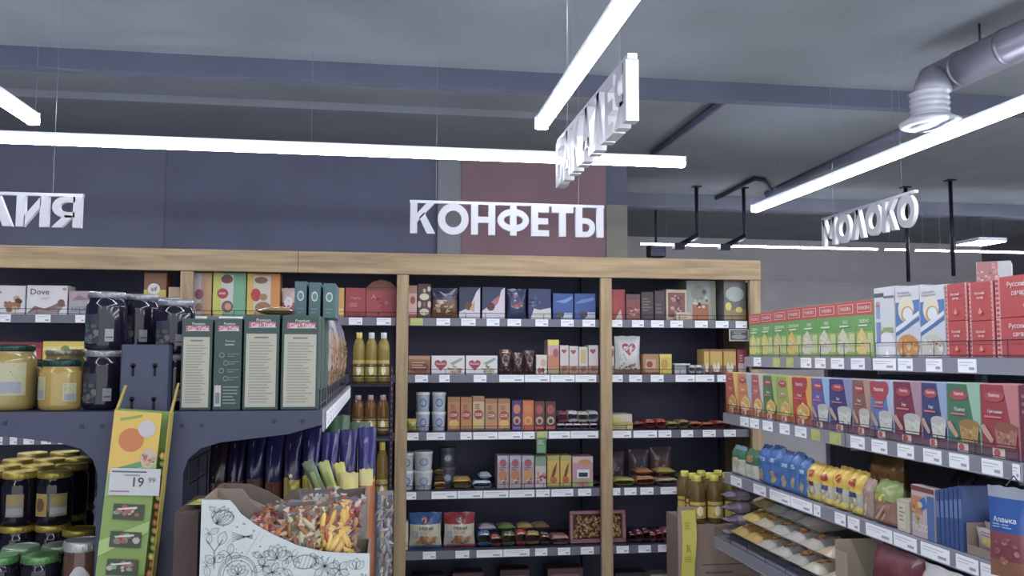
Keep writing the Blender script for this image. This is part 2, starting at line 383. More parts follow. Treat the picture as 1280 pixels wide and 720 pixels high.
# ventilation outlet
p = onZ(1163, 158, 2.80); o = empty('ventilation_duct', (p.x, p.y, 0)); tag(o, 'foil wrapped round air duct with white diffuser bending to the right', 'duct')
MB().lathe([(.128, 2.80), (.15, 2.805), (.152, 2.822), (.112, 2.845), (.09, 2.85)], M('#cfd0da', 'paint'), 28).build('diffuser', o)
MB().lathe([(.03, 2.792), (.1, 2.80), (.1, 2.808), (.03, 2.81)], M('#b4b6c2', 'paint'), 24).build('diffuser_disc', o)
MB().lathe([(.094+.006*sin(i*2.1)+.003*(i % 2), 2.845+i*.01) for i in range(14)], M('#c2c4d2', 'foil'), 28).build('foil_collar', o)
q1 = onZ(1176, 98, 3.10); q2 = onZ(1282, 46, 3.13)
d1 = Vector((q1.x-p.x, q1.y-p.y, 3.10)); d2 = Vector((q2.x-p.x, q2.y-p.y, 3.12))
MB().tube([(0, 0, 2.96), (d1.x*.25, d1.y*.25, 3.02), d1], [.084, .088, .09], M('#a3a4b2', 'metal'), 22).build('elbow', o)
MB().tube([d1-(d2-d1)*.12, d2, d1+(d2-d1)*2.2], .092, M('#9b9ba8', 'metal'), 22).build('duct_pipe', o)
for s in (.25, .8, 1.6): c = d1+(d2-d1)*s; MB().tube([c, c+(d2-d1).normalized()*.02], .097, M('#8f909c', 'metal'), 22).build('joint_band', o)
c = d1+(d2-d1)*.5; MB().tube([c+Vector((0, 0, .08)), Vector((c.x, c.y, CEILZ))], .006, WIRE, 6).build('hanger', o)

# ================================================================ HANGING SIGNS
def ring(cx, cz, rx, rz, t, a0=0, a1=360, n=28):
    """annulus pieces: (x,z) quads"""
    out = []; full = a1-a0 >= 360; n = max(4, int(n*(a1-a0)/360))
    for i in range(n):
        a, b = (radians(a0+(a1-a0)*k/n) for k in (i, i+1))
        out.append([(cx+rx*cos(a), cz+rz*sin(a)), (cx+rx*cos(b), cz+rz*sin(b)), (cx+(rx-t)*cos(b), cz+(rz-t)*sin(b)), (cx+(rx-t)*cos(a), cz+(rz-t)*sin(a))])
    return out, full
def bar(x0, x1, z0, z1): return [(x0, z0), (x1, z0), (x1, z1), (x0, z1)]
W_ = .23
GLYPH = {
 'К': (.84, [bar(0, W_, 0, 1), [(W_, .38), (W_, .66), (.53, 1), (.81, 1)], [(.30, .52), (.46, .70), (.84, 0), (.56, 0)]], []),
 'О': (1.04, [], [ring(.52, .5, .52, .52, .24)]),
 'Н': (.82, [bar(0, W_, 0, 1), bar(.82-W_, .82, 0, 1), bar(W_, .82-W_, .40, .60)], []),
 'Ф': (1.08, [bar(.43, .65, 0, 1)], [ring(.54, .51, .54, .38, .21)]),
 'Е': (.62, [bar(0, W_, 0, 1), bar(W_, .61, 0, .2), bar(W_, .58, .40, .60), bar(W_, .61, .8, 1)], []),
 'Т': (.76, [bar(.265, .495, 0, .8), bar(0, .76, .8, 1)], []),
 'Ы': (.98, [bar(0, W_, 0, 1), bar(W_, .36, 0, .18), bar(W_, .36, .46, .64), bar(.98-W_, .98, 0, 1)], [ring(.36, .32, .32, .32, .18, -90, 90)]),
 'М': (1.04, [bar(0, .21, 0, 1), bar(.83, 1.04, 0, 1), [(.0, 1), (.22, 1), (.60, .25), (.44, .25)], [(1.04, 1), (.82, 1), (.44, .25), (.60, .25)]], []),
 'Л': (.92, [[(0, 0), (.25, 0), (.57, 1), (.35, 1)], [(.92, 0), (.67, 0), (.35, 1), (.57, 1)]], []),
 'И': (.84, [bar(0, W_, 0, 1), bar(.84-W_, .84, 0, 1), [(W_*.9, 0), (W_*.9, .34), (.84-W_*.9, 1), (.84-W_*.9, .66)]], []),
 'Я': (.78, [bar(.78-W_, .78, 0, 1), bar(.34, .6, .82, 1), bar(.34, .6, .32, .5), [(0, 0), (.27, 0), (.56, .38), (.33, .40)]], [ring(.34, .66, .34, .34, .2, 90, 270)]),
 'Б': (.72, [bar(0, W_, 0, 1), bar(W_, .64, .82, 1), bar(W_, .40, 0, .18), bar(W_, .40, .46, .64)], [ring(.40, .32, .32, .32, .18, -90, 90)]),
 'А': (.94, [[(0, 0), (.24, 0), (.58, 1), (.36, 1)], [(.94, 0), (.70, 0), (.36, 1), (.58, 1)], bar(.22, .72, .2, .38)], []),
 'З': (.68, [bar(.2, .4, .42, .58)], [ring(.34, .71, .31, .29, .18, -80, 150), ring(.33, .3, .35, .31, .18, -150, 80)]),
 'Д': (.98, [bar(0, .98, .0, .2), bar(.0, .2, -.16, 0), bar(.78, .98, -.16, 0), [(.12, .2), (.34, .2), (.46, 1), (.3, 1)], bar(.6, .82, .2, 1), bar(.3, .82, .82, 1)], []),
}
def sign(name_label, text, start, direction, height, length, thick=.022, face='#c9cad6', edge='#e9eaf2', yoff=0, bar=True):
    """start: bottom left of the lettering as read; direction: unit vector of reading"""
    ang = math.atan2(direction[1], direction[0]); o = empty('hanging_sign', start, (0, 0, ang)); tag(o, name_label, 'sign')
    gap = .085; tot = sum(GLYPH[c][0] for c in text)+gap*(len(text)-1); k = length/tot; x = 0
    for ch in text:
        wch, polys, rings = GLYPH[ch]; mb = MB(); fm, em = M(face, 'plastic'), M(edge, 'plastic')
        def ext(pl):
            n = len(pl); a = [(x+q[0]*k, -thick/2, q[1]*height) for q in pl]; b = [(x+q[0]*k, thick/2, q[1]*height) for q in pl]
            return n, a, b
        for pl in polys:
            n, a, b = ext(pl); mb.add(a+b, [tuple(range(n)), tuple(range(n, 2*n))[::-1]], fm)
            mb.add(a+b, [(q, q+n, (q+1) % n+n, (q+1) % n) for q in range(n)], em)
        for qs, full in rings:
            for i, pl in enumerate(qs):
                n, a, b = ext(pl); a = [(q[0], q[1]*.95, q[2]) for q in a]; b = [(q[0], q[1]*.95, q[2]) for q in b]; mb.add(a+b, [(0, 1, 2, 3), (7, 6, 5, 4)], fm); mb.add(a+b, [(0, 4, 5, 1), (2, 6, 7, 3)], em)
                if not full and i in (0, len(qs)-1): mb.add(a+b, [(0, 3, 7, 4), (1, 5, 6, 2)], em)
        mb.build('letter', o)
        x += (wch+gap)*k
    MB().box(-.003, length+.003, -.011, .011, height, height+.013, M(face, 'metal')).build('rail', o)
    for s in (.13, .87):
        MB().tube([(length*s, 0, height+.013), (length*s, 0, CEILZ-start[2])], .0008, M('#8f909c', 'metal'), 4).build('hanging_wire', o)
    return o
sign('white block letters reading КОНФЕТЫ hanging over the candy shelves', 'КОНФЕТЫ', (.119, 4.1, 2.170), (1, 0), .145, .934)
sign('white block letters ending in ЛИЯ at the left photo edge', 'ИЗДЕЛИЯ', (-2.21, 3.9, 2.132), (1, 0), .132, .937)
sign('white letters reading МОЛОКО hanging at an angle on the right', 'МОЛОКО', (2.5, 4.66, 2.222), (0, -1), .155, .885)
o = sign('white letters seen nearly edge-on crossing the lamps, upper middle', 'БАКАЛЕЯ', (.55, 2.68, 2.128), (0, -1), .142, .81, .03)

# ================================================================ WALL SHELVING
SHELFY = 4.2
PX = [-1.93, -.897, .090, 1.085, 1.860]           # post centres
LV = [1.776, 1.505, 1.232, .955, .677, .400]       # shelf tops
NAVY = M('#4a4864', 'paint'); NAVY2 = M('#403f56', 'paint'); RAILM = M('#6b6c7e', 'plastic'); TAGM = M('#eef0f8', 'paper'); YTAG = M('#b9bb3e', 'paper'); INK = M('#8f92a4', 'paper')
o = empty('wooden_surround', (0, SHELFY, 0)); tag(o, 'pale beech wood frame around the wall shelves, board on posts', 'shelf frame')
cuts = [-1.93, -.40, 1.89]
for i in range(2): MB().box(cuts[i]+.0015, cuts[i+1], -.035, -.008, 1.982, 2.083, WOODH, .002).build('top_board', o)
for i, x in enumerate(PX):
    if i == 0: continue
    MB().box(x-.0285, x+.0285, -.032, -.006, 0, 1.981, WOODV, .002).build('post', o)
MB().box(1.87, 1.889, -.006, .45, 0, 1.981, WOODV, .002).build('side_panel', o)
MB().box(-1.93, 1.889, -.006, .45, 2.045, 2.06, NAVY2).build('top_cover', o)
tag_mesh = {}
def price_tag(parent, x, z, yellow=False, wd=.055, y=-.0035, hh=.034):
    k = (yellow, round(wd, 3), hh)
    if k not in tag_mesh:
        mb = MB().box(-wd/2, wd/2, -.0015, 0, 0, hh, YTAG if yellow else TAGM)
        S = lambda u, v, l: (-wd/2+u*wd, -.0015-l, v*hh)
        mb.prints(S, [('R', .08, .72, .8, .78, '#b3b6c6'), ('R', .08, .52, .6, .57, '#bdc0ce'), ('R', .62, .2, .9, .40, '#a0a3b4')], 1)
        o = mb.build('price_tag', parent); tag_mesh[k] = o
    else:
        o = tag_mesh[k].copy(); COL.objects.link(o); o.parent = parent
    o.location = (x, y, z); return o
def wire_guard(parent, x0, x1, z, y=.004, hh=.03, step=.09, m=WIRE, r=.0012):
    mb = MB(); 
    for q in (.006, hh): mb.tube([(x0, y, z+q), (x1, y, z+q)], r, m, 4)
    n = max(2, int((x1-x0)/step))
    for i in range(n+1): x = x0+(x1-x0)*i/n; mb.tube([(x, y, z), (x, y, z+hh)], r, m, 4)
    return mb.build('wire_guard', parent)
T1 = {(1, 0): [(-5, 11), (42, 61), (92, 104), (190, 200)], (1, 2): [(0, 8), (17, 26), (34, 47), (56, 68), (77, 90), (97, 112)],
      (2, 0): [(240, 257), (272, 302), (330, 346), (380, 397), (435, 452), (470, 488)], (2, 1): [(300, 320), (350, 370)],
      (3, 0): [(512, 528, 1), (545, 562), (576, 594), (608, 624), (634, 651), (669, 685), (701, 717), (728, 744)],
      (3, 1): [(519, 535), (549, 562), (592, 608), (624, 655), (656, 687), (688, 718), (719, 745)],
      (3, 2): [(510, 524), (534, 557), (576, 590), (592, 622), (623, 653), (654, 668), (671, 684, 1), (686, 712), (713, 747)],
      (3, 3): [(509, 522), (541, 572), (573, 604), (605, 636), (637, 668), (670, 687), (689, 716), (722, 738)],
      (3, 4): [(531, 547), (571, 588), (597, 629), (630, 662), (669, 684), (697, 712), (725, 741)],
      (4, 0): [(763, 778), (790, 805), (814, 830), (838, 854), (869, 885), (895, 911), (920, 934)],
      (4, 1): [(763, 778), (786, 802), (813, 829), (844, 868), (869, 892), (896, 907), (915, 930)],
      (4, 2): [(765, 788), (791, 820), (822, 838), (850, 865), (877, 893), (903, 918)],
      (4, 3): [(765, 774), (779, 794), (799, 815), (824, 848), (849, 858), (870, 886)],
      (4, 4): [(769, 784), (796, 811), (820, 836), (843, 858), (880, 895)]}
BAYN = ['', 'leftmost wall shelving bay with chocolate boxes, mostly behind the jars', 'wall shelving bay behind the green boxes and oil rack',
        'middle wall shelving bay with six dark shelves of sweets', 'narrow wall shelving bay beside the wooden end panel']
for bI in range(1, 5):
    x0, x1 = PX[bI-1]+.012, PX[bI]-.012
    o = empty('shelving_bay', ((x0+x1)/2, SHELFY, 0)); tag(o, BAYN[bI], 'shelving')
    hw = (x1-x0)/2
    for k in range(7): MB().box(-hw, hw, .44, .452, .09+k*.278, .09+(k+1)*.278-.004, NAVY, .001).build('back_panel', o)
    for s in (-1, 1): MB().box(s*hw-.012, s*hw+.012, .40, .44, 0, 2.03, NAVY2).build('upright', o)
    MB().box(-hw, hw, .02, .44, 0, .09, NAVY2).build('plinth', o)
    for li, z in enumerate(LV):
        sh = MB().box(-hw, hw, .004, .438, z-.028, z, NAVY2, .002).build('shelf', o)
        wire_guard(sh, -hw+.005, hw-.005, z, .007, .026)
        rl = MB().box(-hw+.018, hw-.018, 0, .004, z-.038, z, RAILM).box(-hw+.018, hw-.018, -.003, 0, z-.038, z-.035, RAILM).build('price_rail', o)
        zz = 500
        for t in T1.get((bI, li), []):
            a = onY(t[0], 460, SHELFY).x-o.location.x; b_ = onY(t[1], 460, SHELFY).x-o.location.x
            a = max(a, -hw+.018); b_ = min(b_, hw-.018)
            if b_-a > .02: price_tag(rl, (a+b_)/2, z-.0355, len(t) > 2, b_-a)

# ================================================================ GONDOLA ON THE RIGHT
GR = 1.45
RM = M('#868796', 'plastic'); SHM = M('#77788a', 'paint')
GY0, GY1 = 1.83, 3.6
gl = [(1.597, 1.55), (1.357, 1.45), (1.105, 1.45), (.838, 1.40), (.56, 1.40), (.28, 1.38)]
o = empty('gondola_shelving', (GR, GY1, 0), (0, 0, -pi/2)); tag(o, 'grey two-section gondola shelving with grocery boxes along the right side', 'shelving')
# local x runs towards the camera, local y runs to the right (+X)
Lg = GY1-GY0; secs = [(0, .995), (1.005, Lg)]
for a, b_ in ((0, .5), (.5, 1.0), (1.0, Lg)): MB().box(a+.002, b_-.002, .49, .51, .1, 1.60, M('#5d5e70', 'paint')).build('back_panel', o)
for x in (.012, 1.0, Lg-.012): MB().box(x-.018, x+.018, .47, .53, 0, 1.62, M('#8a8b9a', 'paint')).build('upright', o)
MB().box(0, Lg, .0, .49, 0, .1, SHM).build('plinth', o)
def gtag(rl, x0, x1, z, step, wd, skip=(), yel=()):
    x = x0; i = 0
    while x+wd < x1:
        if i not in skip: price_tag(rl, x+wd/2, z, i in yel, wd, hh=.036)
        x += step; i += 1
for li, (z, X) in enumerate(gl):
    y = X-GR
    for si, (a, b_) in enumerate(secs):
        sh = MB().box(a, b_, y+.006, .47, z-.03, z, SHM, .002).build('shelf', o)
        if li == 0: wire_guard(sh, a+.01, b_-.01, z, y+.004, .045, .14)
        elif li in (1, 3): wire_guard(sh, a+.01, b_-.01, z, y+.004, .035, .14)
        rl = MB().box(a, b_, y, y+.005, z-.043, z-.001, RM).box(a, b_, y-.004, y, z-.043, z-.040, RM).build('price_rail', o)
        tr = Matrix.Translation((0, 0, 0))
        def pt(p0, p1, yel=False):
            A = GY1-onX(p0, 480, X).y; B_ = GY1-onX(p1, 480, X).y
            A = max(A, a+.002); B_ = min(B_, b_-.002)
            if B_-A > .015: price_tag(rl, (A+B_)/2, z-.040, yel, B_-A, y-.0005, .036)
        if li == 0:
            for q in ((943, 952), (967, 976, 1), (984, 993, 1), (1002, 1015), (1020, 1033), (1040, 1056), (1065, 1082), (1089, 1121), (1124, 1142), (1159, 1179), (1199, 1222)): pt(q[0], q[1], len(q) > 2)
        if li == 1:
            for q in ((925, 935), (937, 948), (953, 965), (974, 986), (993, 1007), (1013, 1024, 1), (1036, 1050, 1), (1062, 1079), (1088, 1107), (1120, 1140), (1152, 1174), (1184, 1208), (1224, 1250), (1262, 1278)): pt(q[0], q[1], len(q) > 2)
        if li == 2:
            for q in ((912, 925), (940, 955), (960, 985), (986, 1012), (1014, 1022), (1040, 1070), (1078, 1110), (1112, 1140), (1145, 1180), (1188, 1215), (1218, 1252)): pt(*q)
        if li >= 3: gtag(rl, a+.03, b_, z-.040, .11, .075, (3, 6))
    for x in (.03, 1.0, Lg-.03): MB().box(x-.004, x+.004, y+.02, .47, z-.055, z-.03, SHM).build('bracket', o)
# perforated light strip on the near front corner
mb = MB().box(Lg-.004, Lg+.002, .012, .045, .1, 1.315, M('#a3a5b2', 'paint'))
for k in range(30): mb.box(Lg+.002, Lg+.0026, .022, .032, 1.29-k*.04-.016, 1.29-k*.04, M('#2c2c3a', 'paint'))
mb.build('perforated_strip', o)

# ================================================================ GONDOLA ON THE LEFT, seen end-on
o = empty('gondola_shelving', (-.5, 1.95, 0)); tag(o, 'dark navy gondola seen end-on at left with slotted post and jars', 'shelving')
GN = M('#3b4058', 'paint'); ZT = 1.478; GL = 1.55
MB().box(-.048, .048, -.002, .04, 1.33, 1.62, GN, .003).build('upright', o)
mb = MB()
for x in (-.022, .022):
    for z in (1.575, 1.505):
        mb.lathe([(.0055, 0), (.0055, .001)], M('#15151f', 'matte'), 10)
        b0 = len(mb.v)-40
        for i in range(b0, len(mb.v)): a_, b_, c_ = mb.v[i]; mb.v[i] = (x+a_, -.0026-c_, z+b_)
        mb.box(x-.0025, x+.0025, -.0036, -.002, z-.022, z, M('#15151f', 'matte'))
mb.build('slot', o)['kind'] = 'stuff'
# end plate with rounded brackets
def fil(cx, cz, r, a0, a1, n=7): return [(cx+r*cos(a0+(a1-a0)*i/n), cz+r*sin(a0+(a1-a0)*i/n)) for i in range(n+1)]
poly = [(-.40, ZT), (.372, ZT), (.372, ZT-.03), (.30, ZT-.05)]+[(.16, ZT-.066), (.12, ZT-.078), (.095, ZT-.1), (.085, ZT-.13), (.085, .1), (-.085, .1), (-.085, ZT-.13), (-.095, ZT-.1), (-.12, ZT-.076), (-.16, ZT-.064), (-.40, ZT-.03)]
MB().prism(poly, -.0, .012, GN).build('end_plate', o)
mb = MB()
for sx in (1, -1):
    for (x, z) in ((.27, ZT-.022), (.33, ZT-.022), (.08, ZT-.03), (.12, ZT-.03)):
        mb.box(sx*x-.004, sx*x+.004, -.0012, 0, z-.004, z+.004, M('#22243a', 'paint'))
mb.build('rivet', o)['kind'] = 'stuff'
for s in range(2): MB().box(-.012, .012, .02+s*.77, .02+s*.77+.762, .1, 1.46, GN).build('back_panel', o)
for (z, d0, d1) in ((ZT, -.39, .372), (1.06, -.60, .50), (.72, -.5, .5), (.35, -.5, .5)):
    for sx, dd in ((-1, d0), (1, d1)):
        xa_, xb_ = sorted((sx*.014, dd)); sh = MB().box(xa_, xb_, .014, GL, z-.028, z-.0005, GN, .002).build('shelf', o)
        rl = MB().box(dd-.004 if sx < 0 else dd, dd if sx < 0 else dd+.004, .0, GL, z-.045, z+.002, RM).build('price_rail', o)
        if sx > 0:
            for i in range(14):
                t = price_tag(rl, 0, 0, False, .078, hh=.037); t.rotation_euler = (0, 0, pi/2); t.location = (dd+.0055, .08+i*.105, z-.042)
        mb = MB(); mb2 = WIRE
        for q in (.012, .045): mb.tube([(dd-.008*sx, .02, z+q), (dd-.008*sx, GL, z+q)], .0012, WIRE, 4)
        for i in range(16): y = .02+(GL-.02)*i/15; mb.tube([(dd-.008*sx, y, z), (dd-.008*sx, y, z+.045)], .0012, WIRE, 4)
        mb.build('wire_guard', sh)
MB().box(-.5, .5, .02, GL, 0, .1, GN).build('plinth', o)
MB().box(-.085, .085, GL-.05, GL, .1, 1.46, GN).build('upright', o)

# ================================================================ PRODUCTS ON THE WALL SHELVES
PY = SHELFY+.03
def px(x): return onY(x, 460, PY).x
def wloc(x0, x1, li): return ((px(x0)+px(x1))/2, PY, LV[li])
def hgt(x, ytop, li): return onY(x, ytop, PY).z-LV[li]
def wc(li, x0, x1, ytop, desc, base, spec, d=.10, side=None, rot=0, kind='paper', cat='box', name='carton', group=None, top=None, dy=0):
    L = wloc(x0, x1, li); w_ = (px(x1)-px(x0))-.002
    return carton(name, desc, cat, (L[0], L[1]+dy, L[2]), w_*(.96 if rot else 1), hgt((x0+x1)/2, ytop, li), d, base, spec, rot, group, side, kind, top=top)
def wb(li, x0, x1, ytop, desc, zones, spec, d=.05, rot=0, kind='foil', rx=0, seed=0, name='snack_bag', cat='bag', group=None, dy=0):
    L = wloc(x0, x1, li); w_ = (px(x1)-px(x0))-.001
    return bag(name, desc, cat, (L[0], L[1]+d/2+dy, L[2]), w_, hgt((x0+x1)/2, ytop, li), d, zones, spec, rot, rx, group, kind, seed)
def wl(li, x0, x1, ytop, desc, col, spec=[], ln=.13, seed=0, name='candy_pack', cat='pack', group=None, lift=0, dy=0, kind='foil', zones=None):
    """a pack lying flat, its end towards the aisle"""
    L = wloc(x0, x1, li); w_ = (px(x1)-px(x0))-.001; h = max(.012, onY((x0+x1)/2, ytop, PY).z-LV[li]-lift)
    return bag(name, desc, cat, (L[0], L[1]+dy+.005, L[2]+lift), w_, ln, h, zones or [(0, 1, col)], spec, 0, 0, group, kind, seed, lying=True, block=True)
CH = ['#8a5a3a', '#5e3826', '#a87a52', '#c8a274']
LI = ['top shelf', 'second shelf', 'third shelf', 'fourth shelf', 'fifth shelf']

# --- leftmost bay
wc(0, -26, 28, 357, 'white chocolate box cut by the left photo edge, top shelf', '#d9d6dc', [('B', .75, .35, .22, .25, 14, .07, CH, CH[0]), ('E', .7, .3, .2, .12, '#a06a44'), ('T', 'Dove', .3, .78, .13, .5, '#6a4a52')], side='#c9c5cc')
wc(0, 29, 81, 357, 'white box with brown chocolate ribbon reading Dove, top shelf'.replace('reading Dove', 'and dark script'), '#dddae0', [('P', [(.03, .05), (.2, .3), (.45, .2), (.65, .32), (.9, .5), (.97, .3), (.6, .08), (.3, .03)], '#8c6a66'), ('P', [(.1, .06), (.3, .2), (.55, .12), (.75, .25), (.95, .36), (.8, .06)], '#a88a84'), ('E', .85, .4, .09, .13, '#7a5650'), ('T', 'Dove', .32, .78, .2, .5, '#5e4450'), ('L', .35, .5, .6, .6, 2, '#b8a8ae'), ('E', .92, .88, .05, .05, '#c89858')], side='#c9c5cc')
wc(0, 82, 124, 364, 'grey and pink flat box beside the white chocolate boxes', '#a9a5ae', [('R', 0, .55, 1, 1, '#b59aa4'), ('P', [(.1, .6), (.3, .85), (.5, .7), (.7, .9), (.9, .65)], '#8e7884'), ('T', 'LEGEND', .5, .25, .2, .8, '#7c7682')], side='#96929c')
wc(0, 176, 205, 341, 'brown, yellow and orange sweets box showing above the jar lids', '#8e5a32', [('R', 0, .25, 1, .6, '#d6b62c'), ('R', 0, 0, 1, .3, '#d07a34'), ('E', .45, .62, .28, .13, '#e4dfe4'), ('T', 'aif', .45, .62, .1, .3, '#553322'), ('B', .5, .2, .4, .15, 12, .06, ['#d8d4d8', '#c86a30'], '#ffffff')])
wc(0, 207, 222, 359, 'small cream box touching the left wooden post', '#c9a680', [('B', .5, .5, .4, .3, 14, .09, ['#e2dfe2', '#a88c86', '#d8ccc0'], '#fff')])
wc(1, -6, 51, 428, 'red carton behind the large yellow jar', '#b8283c', [('R', 0, .8, 1, 1, '#8e2034'), ('E', .8, .6, .1, .2, '#e0c8cc')], d=.14)
wc(1, 52, 104, 427, 'bright yellow carton behind the smaller yellow jar', '#dcc22a', [('R', 0, .72, 1, .84, '#e8d478'), ('E', .55, .78, .1, .1, '#6e9a4c'), ('E', .75, .6, .2, .1, '#c8922a')], d=.14)
wc(1, 193, 209, 424, 'light blue carton glimpsed between the dark jars', '#4a86c4', [('R', .1, .1, .9, .4, '#d6e2ee')])
cols = ['#8e3440', '#c8a03c', '#8c2c40', '#3c3a60', '#c2723a', '#9a5a70', '#4c5a8c', '#c8a428']
for i, c in enumerate(cols):
    wl(2, i*13.4, i*13.4+12.6, 537, 'small bar pack, '+ORD[i]+' from the left photo edge, far shelf behind jam', c, [('R', .1, .4, .9, .6, '#d8c8a0')], seed=i, group='bar packs on the far shelf behind the jam jars')

# --- second bay
wc(0, 239, 262, 341, 'pale pink and brown gift box right of the left post', '#b89478', [('R', 0, 0, .4, 1, '#c8bcc4'), ('E', .3, .5, .25, .12, '#a05060'), ('R', .7, 0, 1, 1, '#c79a54'), ('E', .3, .2, .2, .1, '#9a7a62')])
wc(0, 263, 305, 341, 'tall green and yellow cake box with red oval', '#6fae84', [('R', 0, 0, .3, 1, '#c8c83c'), ('R', .25, .1, .62, .95, '#cfc8c6'), ('E', .42, .85, .18, .1, '#7a4636'), ('E', .3, .52, .17, .12, '#b23444'), ('T', 'мак', .3, .52, .05, .2, '#e4d4d8'), ('E', .45, .22, .18, .14, '#8a5a48'), ('E', .47, .22, .1, .08, '#c49a78')])
wc(0, 306, 348, 342, 'tall orange and yellow cake box with red oval', '#d98a2c', [('R', 0, 0, .22, 1, '#dcb22c'), ('R', .2, .1, .72, .95, '#cfc4b8'), ('E', .42, .84, .2, .08, '#8a6240'), ('E', .27, .5, .15, .15, '#c02c34'), ('E', .5, .2, .25, .14, '#a07242'), ('E', .5, .45, .12, .08, '#a8804e')])
wb(0, 349, 368, 360, 'pinkish pouch of sweets left of the teal boxes, top shelf', [(0, .5, '#a45a5e'), (.5, 1, '#bfa8a8')], [('E', .5, .5, .3, .2, '#d8ccd0')], .04)
wc(0, 417, 429, 360, 'narrow yellow orange box right of the teal boxes', '#d69a3a', [('R', .1, .1, .9, .3, '#e2c25c')])
wc(0, 430, 456, 360, 'red box with gold lettering, second bay top shelf', '#a83440', [('T', 'Мерси', .5, .65, .1, .7, '#d0905a'), ('R', 0, .0, 1, .15, '#8a2a38'), ('L', .2, .35, .8, .5, 3, '#d0806a')])
L = wloc(457, 494, 0); o = carton('gift_box', 'red gift box with brown peaked top beside the wooden post', 'box', L, .145, .145, .1, '#9c3038', [('R', 0, 0, .5, 1, '#a8383c'), ('T', 'A', .25, .7, .15, .2, '#c88a6a'), ('B', .5, .4, .45, .3, 10, .05, ['#7e2430', '#b8564c'], '#fff'), ('R', 0, .9, 1, 1, '#7a3a34')], top='#6e4a34')
MB().prism([(-.072, .146), (.072, .146), (.045, .172), (0, .185), (-.045, .172)], .005, .095, M('#7a5440', 'card')).build('peaked_lid', o)
for i, (a, b_, c) in enumerate([(300, 330, '#8a6a4c'), (335, 362, '#b04450'), (366, 395, '#3f6a58')]):
    wc(1, a, b_, 440, ['brown', 'dark pink', 'green'][i]+' carton hidden behind the green boxes, second shelf', c, [('R', .1, .5, .9, .8, '#d8c8a0')])

# --- middle bay, top shelf
n = 'middle bay top shelf'
wc(0, 509.5, 520.5, 357, 'pink box with orange disc beside the post, '+n, '#d2a6a0', [('R', 0, .75, 1, 1, '#b07a6a'), ('E', .5, .55, .3, .12, '#a05034'), ('R', 0, 0, 1, .12, '#b24450')])
wc(0, 521, 538, 355, 'brown box patterned with cream biscuits, '+n, '#54343a', [('E', .5, .62, .36, .1, '#d8c8a8'), ('E', 0.12, .4, .14, .1, '#c8b8a8'), ('E', .88, .4, .14, .1, '#c8b8a8'), ('E', .5, .18, .36, .1, '#d0c09c'), ('E', .5, .8, .12, .06, '#c8a890'), ('E', .85, .85, .13, .08, '#c8b8a8'), ('E', .5, .4, .1, .07, '#8a5c40')])
wb(0, 539, 572, 360, 'navy bag with brown biscuits shown, '+n, [(0, .25, '#6e4634'), (.25, .6, '#70503e'), (.6, 1, '#343450')], [('B', .5, .35, .42, .22, 26, .08, CH, CH[0]), ('L', .2, .5, .6, .6, 2, '#d8d0d4'), ('P', [(.25, .9), (.5, .8), (.9, .82), (.5, .72)], '#6e8ab0')], .03)
wc(0, 573, 600, 359, 'navy and white box with dark cup and gold, '+n, '#34385a', [('P', [(0, 0), (1, 0), (1, 1), (.82, .85), (.6, .5), (.3, .3), (0, .2)], '#cfcad6'), ('E', .45, .4, .18, .14, '#6e3a30'), ('P', [(.5, .3), (.75, .6), (.72, .2)], '#c4a25c'), ('R', 0, 0, 1, .08, '#c8c0cc')])
wc(0, 602, 631, 359, 'navy and white box with pink swirl, '+n, '#353a60', [('P', [(0, 0), (1, 0), (1, 1), (.84, .9), (.7, .55), (.3, .4), (0, .25)], '#cfc6d6'), ('P', [(.2, .35), (.5, .6), (.8, .75), (.7, .5), (.4, .25)], '#b06a78'), ('E', .38, .38, .18, .13, '#5c2e34')])
wb(0, 634, 658, 361, 'navy bag with red centre print, '+n, [(0, 1, '#39406a')], [('B', .5, .55, .35, .2, 12, .1, ['#8a4a5a', '#b8b0c4', '#5c3a4a'], '#fff'), ('R', .2, .38, .75, .46, '#a03a48')], .03)
wc(0, 660, 689, 361, 'navy box with white lower corner, '+n, '#3a4470', [('P', [(.1, 0), (1, 0), (1, .38), (.5, .3), (.25, .35)], '#c8ccc8'), ('E', .2, .5, .14, .1, '#5a6aa0'), ('B', .3, .6, .25, .2, 9, .06, ['#4c5c98', '#242a50'], '#fff')], side='#2c3458')
wc(0, 691, 717, 367, 'bright blue box, left one of the blue pair, '+n, '#3a5aa8', [('R', 0, .0, 1, .2, '#3e4a7a'), ('P', [(.1, .68), (.6, .62), (.95, .8), (.95, .9), (.5, .75)], '#6c98d0'), ('R', .4, .02, .95, .25, '#b8c4d0'), ('E', .35, .2, .2, .14, '#56526a')])
wc(0, 718, 745, 367, 'bright blue box, right one of the blue pair, '+n, '#3858a4', [('P', [(0, .6), (.5, .65), (.95, .75), (.9, .85), (.3, .75)], '#5e88c8'), ('R', .5, .02, .98, .28, '#b0bccc'), ('E', .42, .2, .2, .14, '#4c4a64')])

